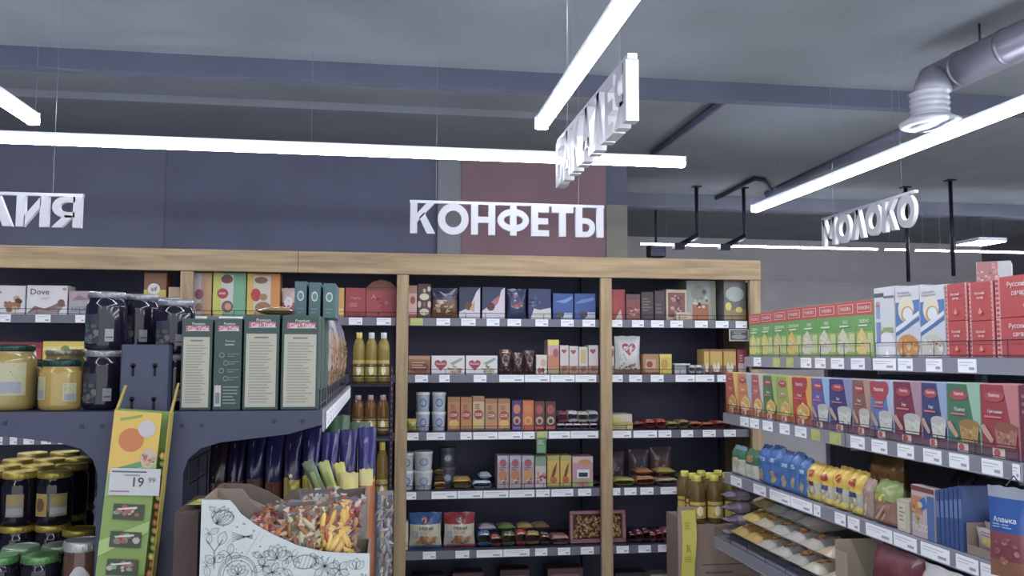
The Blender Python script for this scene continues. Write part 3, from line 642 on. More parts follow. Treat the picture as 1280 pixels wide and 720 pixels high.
# second shelf
n = 'middle bay second shelf'
wc(1, 510, 538, 445, 'brown carton of waffles beside the post, '+n, '#96603e', [('R', 0, .8, 1, 1, '#b48a66'), ('E', .5, .4, .42, .3, '#7a3e30'), ('L', .15, .3, .85, .7, 3, '#c8a080')])
for a, b_, q in ((539, 581, 'left'), (582, 622, 'right')):
    wc(1, a, b_, 445, 'white carton with red heart, '+q+' one of two, '+n, '#d8d4d8', [('H', .28, .52, .38, '#a82c44'), ('T', 'Яшкино', .28, .58, .12, .3, '#d8c0c8'), ('B', .72, .3, .22, .22, 16, .05, ['#b49468', '#c8a880', '#8c6c4c'] if q == 'left' else ['#c0a878', '#7c8c6c', '#b8a890'], '#fff'), ('P', [(.55, .6), (.9, .9), (.95, .8), (.65, .5)], '#8ea094')])
for i, (a, b_, yt) in enumerate(((624, 640, 437), (640.5, 655, 441), (655.5, 669, 438))):
    wb(1, a, b_, yt, 'dark brown pouch with pale emblem, '+ORD[i]+' of three, '+n, [(0, 1, '#4a2c30')], [('E', .5, .6, .3, .2, '#8a7668'), ('E', .5, .62, .2, .14, '#3a2024'), ('B', .5, .25, .35, .18, 9, .1, ['#7c4c3a', '#a88a70', '#3a2024'], '#fff')]+([('P', [(.2, .88), (.7, .95), (.8, .85)], '#d8b888')] if i == 0 else []), .04, seed=i, name='pouch')
wc(1, 670, 684, 444, 'small white carton with cherries, '+n, '#d4ccc8', [('E', .3, .2, .2, .14, '#a84450'), ('E', .6, .22, .18, .12, '#8c3040'), ('E', .65, .6, .25, .2, '#c8a888')])
wc(1, 684.5, 699, 425, 'tallest pink carton with bright yellow top, '+n, '#c8a0a4', [('R', 0, .84, 1, 1, '#e0d820'), ('R', 0, .1, 1, .55, '#c87c50'), ('E', .7, .62, .25, .12, '#b05060'), ('R', 0, 0, 1, .12, '#9aa06c')])
for i, (a, b_) in enumerate(((700, 711), (711.5, 723), (723.5, 735), (735.5, 748))):
    wc(1, a, b_, 432+(i % 3), 'narrow white carton, '+ORD[i]+' of four beside the post, '+n, '#cfc6c6', [('R', 0, 0, 1, .3, '#a87a60'), ('H', .45, .8, .6, '#b04454') if i != 2 else ('R', .2, .4, .8, .9, '#c8b070'), ('E', .5, .2, .3, .1, '#8a5440')])

# third shelf
n = 'middle bay third shelf'
k = 0
for j, (a, b_) in enumerate(((520.5, 538.5), (540.5, 558.5))):
    for lv, (yt, w1) in enumerate((('518', 'lower'), ('495', 'upper'))):
        r = (px(b_)-px(a))/2*.99; L = wloc(a, b_, 2); hh = .0935
        tub(w1+' white and blue tub, '+['left', 'right'][j]+' stack, '+n, (L[0], L[1]+r, L[2]+lv*hh), r, hh-.0005, ['#a8b2c6', '#b6c0d2'][j])
ocs = [(560, 575.5, 497, '#c07c4c'), (576, 590.5, 497, '#bc7646'), (591, 606, 496, '#c4a87c'), (606.5, 622, 499, '#b88a62'), (622.5, 638, 499, '#c08a58')]
for i, (a, b_, yt, c) in enumerate(ocs):
    wc(2, a, b_, yt, ('beige' if i == 2 else 'light brown')+' tall juice carton, '+ORD[i]+' of five, '+n, c, [('R', 0, .86, 1, 1, '#a8704a'), ('E', .5, .48, .4, .14, '#a83c34' if i != 3 else '#98604a'), ('T', 'сок', .5, .48, .09, .6, '#e0d0c0'), ('E', .5, .22, .4, .12, '#c8803c' if i % 2 else '#d8b04c'), ('R', 0, 0, 1, .08, '#7a5038'), ('L', .2, .64, .8, .8, 3, '#8a4a30')])
for i, (a, b_, yt, c, q) in enumerate([(640, 652.5, 501, '#4c3a80', 'purple'), (653, 667.5, 501, '#cc6c28', 'orange'), (668, 681, 502, '#6c3838', 'brown'), (681.5, 695, 502, '#583038', 'dark maroon')]):
    wc(2, a, b_, yt, q+' upright carton with round emblem, '+n, c, [('E', .5, .72, .36, .16, '#d07840' if i < 2 else '#a84c48'), ('E', .5, .34, .36, .14, '#d89838' if i < 2 else '#b8a094'), ('R', .1, .05, .9, .14, '#c8402c' if i else '#8060a8'), ('E', .5, .32, .2, .08, c)])
wb(2, 509, 522, 524, 'small yellow bag beside the post, '+n, [(0, 1, '#c8b43c')], [('E', .5, .5, .3, .2, '#8a9a3c')], .05)
for i in range(5):
    a = 696+i*10.2; wl(2, a, a+11, 531, 'lying red and white foil pack, '+ORD[i]+' of lower five, '+n, '#8c3c50', [('R', .1, 0, .5, .4, '#d8ccd4')], seed=i+20, zones=[(0, .15, '#c8bcc8'), (.15, .5, '#8e3a50'), (.5, 1, '#b4a8b8')])
for i in range(4):
    a = 697+i*12.6; wl(2, a, a+14, 517-(i % 2), 'shiny foil pack, '+ORD[i]+' along the pile top, '+n, '#c8c4d0', [], seed=i+31, lift=.034, zones=[(0, .2, ['#a03c50', '#cfc8d4', '#c0c0a4', '#bcb8c4'][i]), (.2, 1, '#bab4c4')])

# fourth shelf
n = 'middle bay fourth shelf'
for lv, yt in ((0, 589), (1, 566)):
    L = wloc(498, 516, 3); tub(['lower', 'upper'][lv]+' white tub half hidden by the post, '+n, (L[0]+.012, L[1]+.05, L[2]+lv*.088), .036, .0875, '#b8bac6')
for lv in (0, 1):
    L = wloc(519, 543, 3); tub(['lower', 'upper'][lv]+' white tub with grey round label, '+n, (L[0], L[1]+.045, L[2]+lv*.091), .046, .0905, '#c2c2c4', '#cdced4', '#7c88a4')
for lv in (0, 1):
    L = wloc(549, 571, 3); tub(['lower', 'upper'][lv]+' dark translucent tub set back, '+n, (L[0]+.01, L[1]+.13, L[2]+lv*.095), .044, .0945, '#4c4c5c', '#5c5c6a', '#626478')
for i in range(3): L = wloc(544, 558, 3); wl(3, 544, 558.5, 604, 'small yellow block pack, '+ORD[i]+' upwards in its pile, '+n, '#c89a34', [('R', .1, 0, .9, .5, '#6a4420')], ln=.09, seed=i, lift=i*.029, dy=0) if i == 0 else bag('candy_pack', 'small yellow block pack, '+ORD[i]+' upwards in its pile, '+n, 'pack', (L[0], L[1]+.005, L[2]+i*.029), .052, .09, .028, [(0, .3, '#5c4430'), (.3, 1, '#cfa03a')], [], lying=True, seed=i)
wl(3, 567, 591, 600, 'yellow lying pack, '+n, '#c8a03c', [('R', .1, 0, .9, .5, '#d8b454')], seed=3, zones=[(0, .2, '#a87c38'), (.2, 1, '#d0b050')])
wl(3, 592, 616, 603, 'blue and white lying pack, lower, '+n, '#6a86b4', [], seed=4, zones=[(0, .3, '#c8d0dc'), (.3, 1, '#4c74a8')])
L = wloc(600, 616, 3); bag('candy_pack', 'pale blue pack lying on top of another, '+n, 'pack', (L[0], L[1]+.01, L[2]+.04), .065, .1, .03, [(0, 1, '#b4c4d8')], [], lying=True, seed=6)
for i, (a, b_) in enumerate(((622, 636.5), (637, 652), (652.5, 668))):
    wc(3, a, b_, 570, 'pinkish carton with orange fruit, '+ORD[i]+' of three, '+n, '#b09aa4', [('R', 0, .8, 1, 1, '#a8b4c8'), ('E', .5, .78, .3, .12, '#b05060'), ('E', .5, .4, .4, .15, '#c8783c' if i != 2 else '#d0903c'), ('B', .5, .2, .4, .12, 10, .1, ['#c8a03c', '#9a4c3c', '#d8c8c0'], '#fff'), ('L', .2, .55, .8, .66, 2, '#7a4c50')])
wc(3, 669, 683, 571, 'white carton with red berries under green card, '+n, '#c8bcb8', [('R', 0, .7, 1, 1, '#8aa88c'), ('B', .5, .35, .4, .25, 14, .12, ['#a83444', '#8a2c3c', '#c87c6c'], '#fff')])
for i, (a, b_) in enumerate(((684, 699.5), (700, 714))):
    wc(3, a, b_, 570, 'bright yellow carton with brown script, '+['left', 'right'][i]+' one, '+n, '#d0aa34', [('R', 0, .85, 1, 1, '#a8a85c'), ('P', [(.2, .2), (.5, .6), (.8, .8), (.7, .5), (.4, .15)], '#7c4420'), ('E', .5, .25, .3, .1, '#b8602c'), ('R', 0, 0, 1, .08, '#7a9050')])
o = wc(3, 715, 741, 571, 'pink and white carton with white price sticker, '+n, '#c48c9c', [('R', 0, .8, 1, 1, '#c8b8b0'), ('E', .6, .82, .3, .1, '#cc8844'), ('R', 0, .0, 1, .25, '#9cb070'), ('R', .22, .3, .82, .58, '#dcdce0'), ('R', .3, .34, .74, .48, '#2c2c3c'), ('E', .5, .12, .3, .08, '#c86c78')])
o = MB().box(-.024, .024, -.002, 0, 0, .075, M('#4e8458', 'paper')).build('price_card', None, (px(675), SHELFY-.006, LV[2]-.105)); tag(o, 'green card hanging from the third shelf rail over berries', 'card')
MB().prints(lambda u, v, l: (-.022+u*.044, -.0022-l, .004+v*.067), [('R', .05, .0, .95, .5, '#6fa070'), ('L', .1, .55, .9, .9, 3, '#b8ccb8')], .6).build('print', o)
wl(3, 741, 749, 604, 'tiny dark lying pack against the post, '+n, '#6c4434', [], ln=.08)

# fifth shelf
n = 'middle bay fifth shelf'
wc(4, 508.5, 513, 653, 'cream box sliver beside the post, '+n, '#c8c0a8', [('R', .1, .1, .9, .3, '#c8b060')], d=.08)
for (a, b_, c1, q, dk) in ((514, 554.5, '#2c64a0', 'blue', 'МИНИ'), (557, 596, '#a42838', 'red', 'МИНИ')):
    wb(4, a, b_, 642, 'plump cream snack bag with '+q+' top, '+n, [(0, .08, c1), (.08, .66, '#cfc6b4'), (.66, 1, c1)],
       [('P', [(.0, .62), (.3, .72), (.65, .68), (1, .78), (1, .6), (0, .55)], '#d8d4cc'), ('E', .5, .8, .14, .1, '#7a3848'), ('T', '7', .5, .8, .11, .1, '#e0d8dc'), ('T', dk, .52, .58, .1, .7, '#3a3440'), ('B', .55, .24, .34, .12, 26, .06, ['#c07c3c', '#d09a58', '#b46c34', '#c88a4c'], '#fff'), ('R', .06, .3, .25, .5, '#9aacb4'), ('L', .3, .42, .7, .5, 2, '#a89c88')], .075, seed=5 if q == 'red' else 9)
LY = [(598, 615, 667, '#3c78b0', 'blue'), (613, 629, 672, '#a83444', 'red'), (628, 646, 668, '#54783c', 'green'), (645, 660, 666, '#b83030', 'scarlet'), (658, 676, 667, '#a8843c', 'gold'), (675, 689, 670, '#6c4c34', 'brown')]
for i, (a, b_, yt, c, q) in enumerate(LY):
    wl(4, a, b_-.5, yt, q+' lying candy bag, lower layer, '+n, c, [('R', .2, 0, .8, .3, '#d8c8a8')], seed=40+i, zones=[(0, .25, c), (.25, 1, '#8c7c74')])
for i, (a, b_, c, q) in enumerate([(600, 622, '#b8b8c8', 'silvery blue'), (624, 646, '#7c9440', 'olive green'), (648, 668, '#c09c4c', 'yellow'), (668, 688, '#8c6a4c', 'tan')]):
    L = wloc(a, b_, 4); bag('candy_pack', q+' candy bag on top of the pile, '+n, 'pack', (L[0], L[1]+.01, L[2]+.07), px(b_)-px(a), .12, .03, [(0, .4, c), (.4, 1, '#a89c90')], [], lying=True, seed=50+i)
wl(4, 690, 712, 672, 'flat pink lying pack left of the nut tray, '+n, '#b88480', [('R', .1, 0, .9, .3, '#c89888')], seed=60)
x0, x1 = px(713.5), px(783); o = empty('nut_tray', ((x0+x1)/2, PY+.02, LV[4]), (-.1, 0, 0)); o.location.z += .004; tag(o, 'pink framed display tray of nuts standing behind the right post', 'tray')
hw, hh = (x1-x0)/2, .155; mb = MB(); PK = M('#a0646c', 'plastic')
for (a, b_, c, d) in ((-hw, hw, 0, .018), (-hw, hw, hh-.018, hh), (-hw, -hw+.018, .018, hh-.018), (hw-.018, hw, .018, hh-.018)): mb.box(a, b_, 0, .03, c, d, PK, .003)
mb.build('frame', o); MB().box(-hw+.018, hw-.018, .02, .03, .018, hh-.018, M('#4c3028', 'card')).build('backing', o)
mb = MB(); rr = random.Random(3)
for q in range(230):
    mb.blob((rr.uniform(-hw+.026, hw-.026), .016, rr.uniform(.026, hh-.026)), .0075, .006, .0055, M(rr.choice(['#b09060', '#8c6c44', '#c8b088', '#6c4c30', '#a88450']), 'paint'), 6, rr.random()*3)
q = mb.build('nuts', o); q['kind'] = 'stuff'

# lowest shelf in view: tops of cartons
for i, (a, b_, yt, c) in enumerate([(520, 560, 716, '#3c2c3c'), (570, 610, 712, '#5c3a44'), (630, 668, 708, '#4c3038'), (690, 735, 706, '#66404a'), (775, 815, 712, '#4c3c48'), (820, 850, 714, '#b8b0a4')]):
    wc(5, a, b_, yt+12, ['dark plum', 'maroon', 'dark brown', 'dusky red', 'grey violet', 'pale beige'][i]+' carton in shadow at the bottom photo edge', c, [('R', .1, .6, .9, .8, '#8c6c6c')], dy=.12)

# --- narrow right bay
n = 'narrow bay top shelf'
wc(0, 763.5, 782, 362, 'bright red carton beside the post, '+n, '#a83a3c', [('P', [(.3, 0), (.7, .35), (.8, 0)], '#c8b0a0'), ('E', .3, .5, .2, .25, '#b83c30'), ('R', .85, .1, .95, .95, '#8a3040')])
wc(0, 783, 801, 368, 'brick red carton with cream print, '+n, '#8a4a50', [('R', 0, .8, 1, 1, '#6a4c50'), ('B', .5, .35, .4, .2, 12, .1, ['#c8a890', '#7a3438', '#b87c6c'], '#fff')])
wc(0, 802, 818, 365, 'dark brown carton with faint lettering, '+n, '#4c3c44', [('L', .1, .3, .8, .8, 5, '#7c6a60')])
wc(0, 819, 832, 364, 'dark plum carton left of the tilted frame box, '+n, '#50404a', [('L', .1, .2, .8, .6, 3, '#7c5c60')])
wc(0, 833, 862, 362, 'cream edged maroon box standing tilted, '+n, '#c4b490', [('R', .08, .1, .9, .9, '#8a4c50'), ('B', .5, .5, .36, .32, 18, .08, ['#a8847c', '#7a3c44', '#c0a094', '#5c3038'], '#fff')], rot=.12, dy=.01)
wc(0, 864, 902, 350, 'large white and orange box behind the others, '+n, '#a8aca8', [('R', .2, 0, .75, .42, '#b8643c'), ('E', .4, .7, .25, .2, '#8f988f'), ('R', .8, .0, 1, 1, '#9c9c84'), ('B', .45, .5, .25, .18, 14, .06, ['#5c3c30', '#d0ccc4', '#a88060'], '#fff'), ('E', .6, .72, .08, .06, '#5c6c60')], dy=.06, d=.12)
o = wc(0, 906, 934, 350, 'glossy grey and gold gift pack under the beam corner, '+n, '#6c6c6c', [('E', .5, .65, .42, .18, '#a8b0ae'), ('R', .0, .0, 1, .28, '#94804c'), ('E', .2, .35, .14, .1, '#d8c43c'), ('E', .68, .27, .16, .07, '#e0c82c'), ('R', 0, .95, 1, 1, '#7c5c4c')], kind='plastic')  # pale oval is a reflection painted into the front
wc(0, 844, 863, 391, 'small cream box at the shelf front, '+n, '#c0ae90', [('L', .1, .2, .9, .8, 2, '#8a7058')], d=.03, dy=-.022)
n = 'narrow bay second shelf'
wc(1, 762.5, 768, 433, 'white carton edge just right of the post, '+n, '#cfc8cc', [('E', .5, .75, .4, .15, '#b04454'), ('R', 0, 0, 1, .3, '#a87a60')])
wb(1, 770, 802.5, 420, 'white pouch with red heart, '+n, [(0, .12, '#8a6c5c'), (.12, 1, '#c8c8cc')], [('H', .52, .66, .55, '#a0444c'), ('T', 'Яшкино', .52, .68, .07, .42, '#d8ccd0'), ('B', .5, .2, .4, .1, 14, .06, ['#8c6848', '#a8885c'], '#fff'), ('P', [(.1, .4), (.45, .35), (.3, .55)], '#a8b4a4')], .05, seed=3, rx=-.04)
wc(1, 804, 824, 443, 'orange brown carton with pale print, '+n, '#b08054', [('R', .15, .3, .8, .75, '#c89c80'), ('E', .4, .5, .2, .16, '#9c4434'), ('R', 0, 0, 1, .12, '#8a4c44')])
wc(1, 824.5, 840, 443, 'yellow carton beside the orange brown one, '+n, '#c8b828', [('E', .4, .5, .3, .25, '#c88c2c'), ('R', .0, .85, 1, 1, '#d8cc3c')])
o = MB().prism([(-.03, 0), (.05, 0), (.05, .008), (-.03, .008)], -.03, .06, M('#c8c8d0', 'paper')).build('folded_card', None, (px(850), PY+.02, LV[1]+.047)); tag(o, 'white folded paper card lying atop small stand, '+n, 'card'); 
MB().box(-.02, .04, 0, .05, -.045, 0, M('#bcbcc8', 'paper')).build('card_support', o)
for i in range(3):
    wl(1, 862+i*8.5, 870+i*8.5, 458, 'small white wrapped sweet pack, '+ORD[i]+' from the left, '+n, '#c8c4c8', [], ln=.06, seed=i, kind='foil')
yl = [(883, 891), (887.5, 903.5), (904, 921)]
for i, (a, b_) in enumerate([(880, 887), (887.5, 903.5), (904.5, 920.5)]):
    wc(1, a, b_, 437, 'yellow topped coffee carton, '+ORD[i]+' from the left, '+n, '#c8a43c', [('R', 0, .92, 1, 1, '#8a5030'), ('R', 0, .0, 1, .35, '#8c6450'), ('P', [(.2, .3), (.35, .5), (.5, .3), (.65, .5), (.8, .3), (.7, .1), (.3, .1)], '#d8ccc0'), ('R', .1, .0, .9, .1, '#5a3434')])
wc(1, 921.5, 934, 437, 'red carton partly behind the right gondola boxes, '+n, '#a03444', [('R', .1, .1, .9, .45, '#c8b8b8'), ('L', .2, .5, .8, .8, 3, '#d8a8a8')])
o = MB().box(-.052, .052, -.002, .001, 0, .06, M('#b4b4bc', 'paper')).build('shelf_sign', None, (px(921), SHELFY-.002, LV[0]-.102)); tag(o, 'dark card with pale frame hanging under the narrow top shelf', 'card')
MB().prints(lambda u, v, l: (-.05+u*.1, -.0022-l, .002+v*.056), [('R', .04, .06, .96, .94, '#4c4c54'), ('E', .5, .35, .4, .2, '#8c8c88'), ('L', .2, .6, .9, .85, 2, '#a8a8a0')], 1.7).build('print', o)
n = 'narrow bay third shelf'
L = wloc(763, 791, 2)
o = carton('flat_box', 'white and yellow flat box, lower of two beside the post', 'box', L, .11, .036, .14, '#c8b868', [('R', 0, .5, 1, 1, '#b8a858'), ('L', .1, .2, .9, .6, 2, '#8c7c4c')])
o = carton('flat_box', 'white and yellow flat box, upper of two beside the post', 'box', (L[0]-.004, L[1], L[2]+.037), .112, .038, .14, '#c8c0a4', [('R', 0, 0, .5, .6, '#d0c058')])
for i, (a, b_, yt, c, q) in enumerate([(792, 806, 529, '#8c4044', 'maroon'), (806, 820, 527, '#a83430', 'red'), (820, 833, 526, '#b03c34', 'scarlet'), (834, 848, 529, '#b0983c', 'mustard'), (848, 862, 527, '#98843c', 'olive yellow'), (862, 877, 529, '#b8603c', 'orange'), (877, 893, 530, '#c05c34', 'bright orange'), (893, 908, 528, '#a83c34', 'dark red'), (908, 922, 529, '#943c44', 'wine red')]):
    wl(2, a, b_-.4, yt, q+' lying candy bag in the row, '+n, c, [('R', .2, 0, .8, .3, '#c8a084')], seed=70+i, zones=[(0, .3, c), (.3, 1, c)])
n = 'narrow bay fourth shelf'
for i, (a, b_, yt, c, q) in enumerate([(768, 791, 569, '#5c4654', 'pinkish'), (796, 822, 566, '#4c4c54', 'grey'), (824, 851, 563, '#6c4a40', 'brown')]):
    wb(3, a, b_, yt, q+' clear pouch of sweets at the back, '+n, [(0, .6, c), (.6, 1, '#5c4c54')], [('B', .5, .3, .35, .2, 16, .07, ['#a89c98', '#6c4c4c', '#8c7c74'], '#fff')], .05, seed=i, dy=.14, name='pouch')
for i, (a, b_, yt, c, q) in enumerate([(767, 794, 600, '#a8b02c', 'lime yellow'), (794, 819, 598, '#b8643c', 'orange'), (820, 848, 600, '#b0a07c', 'beige')]):
    wl(3, a, b_, yt, q+' lying pack at the shelf front, '+n, c, [('R', .1, 0, .9, .3, '#c8b088')], seed=80+i)
for i, (a, b_, c, q) in enumerate([(796, 818, '#c87c44', 'orange'), (822, 846, '#c8a848', 'yellow'), (850, 870, '#5c7c4c', 'green'), (872, 892, '#4c6c5c', 'teal green')]):
    L = wloc(a, b_, 3); z = L[2]+(.046 if i < 2 else 0)
    bag('candy_pack', q+' pack lying deeper in the row, '+n, 'pack', (L[0], L[1]+.02+(.0 if i < 2 else .0), z), px(b_)-px(a), .12, .03+(0 if i < 2 else .02), [(0, 1, c)], [], lying=True, seed=90+i)
n = 'narrow bay fifth shelf'
rr = random.Random(11)
for i in range(8):
    a = 786+i*8.3; c = ['#3c2630', '#8c3c4c', '#5c2c38', '#a04858', '#8a2c3c', '#b05a60', '#7c3844', '#4c2c38'][i]
    wl(4, a, a+8.1, 668-(i % 3)*2, 'maroon candy bag, '+ORD[i]+' from the nut tray, '+n, c, [('R', .1, 0, .6, .3, '#c8b0ac')], seed=100+i, ln=.1, group='maroon candy bags on the narrow bay fifth shelf')

# ================================================================ WIRE RACK with oil bottles before the second bay
RX0, RX1, RY0, RY1 = onY(436, 460, 3.86).x, onY(492, 460, 3.86).x, 3.86, 4.14
RZ = [onY(460, 480, 3.86).z, onY(460, 545, 3.86).z, onY(460, 640, 3.86).z, .55, .25]
o = empty('wire_rack', ((RX0+RX1)/2, RY0, 0)); tag(o, 'black wire rack with perforated post holding oil bottles', 'rack')
hw = (RX1-RX0)/2; BK = M('#2b2a38', 'metal')
for s in (-1, 1):
    for y in (0, RY1-RY0): MB().box(s*hw-.012*(s > 0)-.0, s*hw+.012*(s < 0)+.0, y-.004, y+.012, 0, onY(490, 458, RY0).z, BK).build('upright', o)
mb = MB(); zt = onY(490, 462, RY0).z
for k in range(60): mb.box(hw-.009, hw-.004, -.0055, -.004, zt-k*.026-.009, zt-k*.026, M('#8c5c5c', 'paint'))
q = mb.build('perforation', o); q['kind'] = 'stuff'
for z in RZ:
    sh = MB().box(-hw+.013, hw-.013, .001, RY1-RY0, z-.012, z-.001, BK).build('shelf', o)
    mb = MB()
    for q in (.028, .055, .098): mb.tube([(-hw, -.003, z+q-.02), (hw, -.003, z+q-.02)], .0026, BK, 5)
    for k in range(4): x = -hw+.01+(2*hw-.02)*k/3; mb.tube([(x, -.003, z-.01), (x, -.003, z+.08)], .0022, BK, 5)
    mb.build('wire_guard', o)
bt = None
def put_bottles(z, h, caps, oil, names, r=.0325, ys=(.035,)):
    for j, (c, nme) in enumerate(zip(caps, names)):
        x = RX0+.016+r+j*(2*r+.001)
        bottle(nme, (x, RY0+.003+r, z), r, h, c, oil, '#b8a23c')
hh = onY(460, 416, 3.9).z-RZ[0]
put_bottles(RZ[0], hh, ['#d4c420', '#c4c8c8', '#ccd0d0'], '#b89c20', ['oil bottle with yellow cap at left on the rack top', 'middle oil bottle with white cap on the rack top', 'oil bottle with white cap by the perforated post, rack top'], (RX1-RX0-.03)/6-.001)
for lv, zz in ((1, 'second'), (2, 'third'), (3, 'fourth')):
    hx = min(RZ[lv-1]-.02-RZ[lv], .3)
    if lv == 1: hx = onY(460, 494, 3.9).z-RZ[1]
    if lv == 2: hx = RZ[1]-.03-RZ[2]
    put_bottles(RZ[lv], hx, ['#b09090']*3 if lv == 1 else ['#c8b020']*3, '#96621c' if lv == 1 else '#a88420', [q+' bottle on the '+zz+' level of the wire rack' for q in ('left amber', 'middle amber', 'right amber')], (RX1-RX0-.03)/6-.001)

# ================================================================ CARTON WITH OIL BOTTLES beside the right gondola
bx0, bx1 = onY(864, 650, 3.70).x, onY(950, 650, 3.70).x
bz = onY(890, 655, 3.72).z
w_ = bx1-bx0; cx = (bx0+bx1)/2; KB = '#8d7b70'
for i, (z0, z1) in enumerate(((0, bz*.5), (bz*.5+.001, bz))):
    hgt_ = z1-z0
    o = carton('cardboard_box', ['lower', 'upper'][i]+' brown cardboard box under the yellow capped oil bottles', 'box', (cx, 3.70, z0), w_, hgt_, .34, KB, [('T', 'СЛОБОДА', .6, .78, .06, .45, '#5c4c4c'), ('R', .15, .6, .95, .61, '#5c4c48'), ('L', .2, .35, .85, .55, 4, '#6c5c54'), ('R', .25, .16, .95, .27, '#4c3e3c'), ('T', 'МАСЛО', .6, .215, .05, .5, '#8d7b70')], kind='card')
o.location.y += 0
r = .037; names = ['front left', 'front middle', 'front right', 'back left', 'back middle', 'back right', 'third row left', 'third row middle', 'third row right']
proto = None; hb = onY(885, 594, 3.76).z-bz
for j in range(3):
    for i in range(3):
        x = bx0+.045+i*(2*r+.006)+(.01 if j % 2 else 0); y = 3.745+j*(2*r+.006)
        lab_ = 'sunflower oil bottle with yellow cap on the box, '+names[j*3+i]
        if proto is None: proto = bottle(lab_, (x, y, bz+.001), r, hb, '#d8cc18', '#8c6c24', '#c8a834', 'oil bottles on the cardboard box'); 
        else: c = copy_tree(proto); c.location = (x, y, bz+.001); tag(c, lab_, 'bottle', 'oil bottles on the cardboard box')
# short pinkish bottles at the right edge of the box
# yellow price strip
ya, yb = onY(851, 640, 3.66), onY(872, 720, 3.66); sw = .062
o = empty('yellow_price_strip', (onY(861, 660, 3.66).x, 3.668, 0)); tag(o, 'tall yellow price strip on a stand before the oil bottles', 'price strip')
zt = onY(861, 638, 3.66).z; vs = []; N = 10
mb = MB()
for i in range(N+1): z = zt-.6*i/N; off = .006*sin(i*.9); vs += [(-sw/2+off, -.002+.004*sin(i), z), (sw/2+off, -.004*sin(i), z)]
mb.add(vs, [(2*i, 2*i+1, 2*i+3, 2*i+2) for i in range(N)], M('#d4c81c', 'paper'), True); mb.add([(a, b_+.0012, c) for a, b_, c in vs], [(2*i, 2*i+2, 2*i+3, 2*i+1) for i in range(N)], M('#c8bc1c', 'paper'), True)
mb.build('paper_strip', o)
MB().prints(lambda u, v, l: (-sw/2+u*sw, -.007-l, zt-.24+v*.24), [('T', '51,', .5, .32, .14, .3, '#5a5420'), ('L', .2, .66, .8, .8, 3, '#b0a41c'), ('L', .2, .08, .9, .2, 3, '#b0a41c')], sw/.24).build('print', o)
MB().box(-sw/2-.012, sw/2, .006, .012, 0, zt+.012, M('#9c8c84', 'card')).build('backing_board', o)

# ================================================================ PRODUCTS ON THE RIGHT GONDOLA (fronts face the aisle, -X)
def gspan(li, p0, p1): X = gl[li][1]+.012; return X, onX(p0, 470, X).y, onX(p1, 470, X).y
def gc(li, p0, p1, ytop, desc, base, spec, d=.06, side=None, name='carton', cat='box', group=None, top=None, z0=0, dx=0, kind='paper', h=None):
    X, ya, yb = gspan(li, p0, p1); z = gl[li][0]+z0; w_ = ya-yb-.002
    if h is None: h = onX((p0+p1)/2, ytop, X).z-z
    assert h > 0
    return carton(name, desc, cat, (X+dx, (ya+yb)/2, z), w_, h, d, base, spec, -pi/2, group, side, kind, top=top)
def gb(li, p0, p1, ytop, desc, zones, spec, d=.06, rx=0, seed=0, name='food_bag', cat='bag', group=None, dx=0, z0=0, kind='foil', tilt=0, block=True):
    X, ya, yb = gspan(li, p0, p1); z = gl[li][0]+z0
    return bag(name, desc, cat, (X+d/2+dx, (ya+yb)/2, z), ya-yb-.003, min(onX((p0+p1)/2, ytop, X+dx).z-z, .212 if li else 9), d, zones, spec, -pi/2+tilt, rx, group, kind, seed, block=block)
mk = [938, 952, 967.5, 985, 1003.7, 1024.3, 1047.5, 1071.5, 1094.5]
gt = ['ПШЕНО', 'ПШЕНО', 'ПШЕНИЧНАЯ', 'КУКУРУЗНАЯ', 'РИС', 'РИС', 'РИС', 'ПШЕНО']
gcol = ['#d0c44c', '#ccc050', '#c0b868', '#d8b43c', '#c4c4b4', '#c8c8b8', '#cac8ae', '#d8bc60']
for i in range(8):
    q = [('R', 0, .74, 1, 1, '#c04440'), ('R', .1, .79, .9, .95, '#d8c4c4'), ('R', .13, .8, .87, .94, '#bc3c3c'), ('T', 'МАКФА', .5, .87, .085, .68, '#e0d0d0'),
         ('R', 0, 0, 1, .45, '#8fac4c'), ('P', [(.0, .12), (.1, .38), (.35, .52), (.6, .36), (.75, .15), (.5, .05), (.15, .05)], gcol[i]), ('B', .35, .27, .26, .15, 22, .05, [gcol[i], '#d8d4b4', '#c0b47c'], '#fff'),
         ('R', .68, .08, .97, .42, '#b8c484'), ('T', gt[i], .5, .63, .065, .7, '#dce4cc'), ('L', .18, .52, .85, .59, 1, '#c8d8b8')]
    gc(0, mk[i], mk[i+1], 392.6-(392.6-375.3)*i/7, 'green groats box with red banner, '+ORD[i]+' from the far end of the top row', '#62a052', q, .055, side='#7cae62', top='#b84440', group='green groats boxes on the gondola top')
MAKP = None
gc(0, 1095, 1121, 359, 'white carton side with egg and barcode beside the green boxes', '#c6c8d0', [('R', 0, .86, .5, .92, '#54545c'), ('R', .1, .55, .3, .8, '#8a9cc4'), ('R', .1, .72, .3, .76, '#c07070'), ('E', .6, .12, .42, .24, '#d8d8e0'), ('R', .1, .2, .32, .5, '#7488b8'), ('P', [(.2, .32), (.5, .42), (.9, .42), (.95, .34), (.5, .36)], '#8ca86c'), ('R', .5, .84, 1, .87, '#6c6c74')], .14, side='#c6c8d0', top='#d0d0d6')
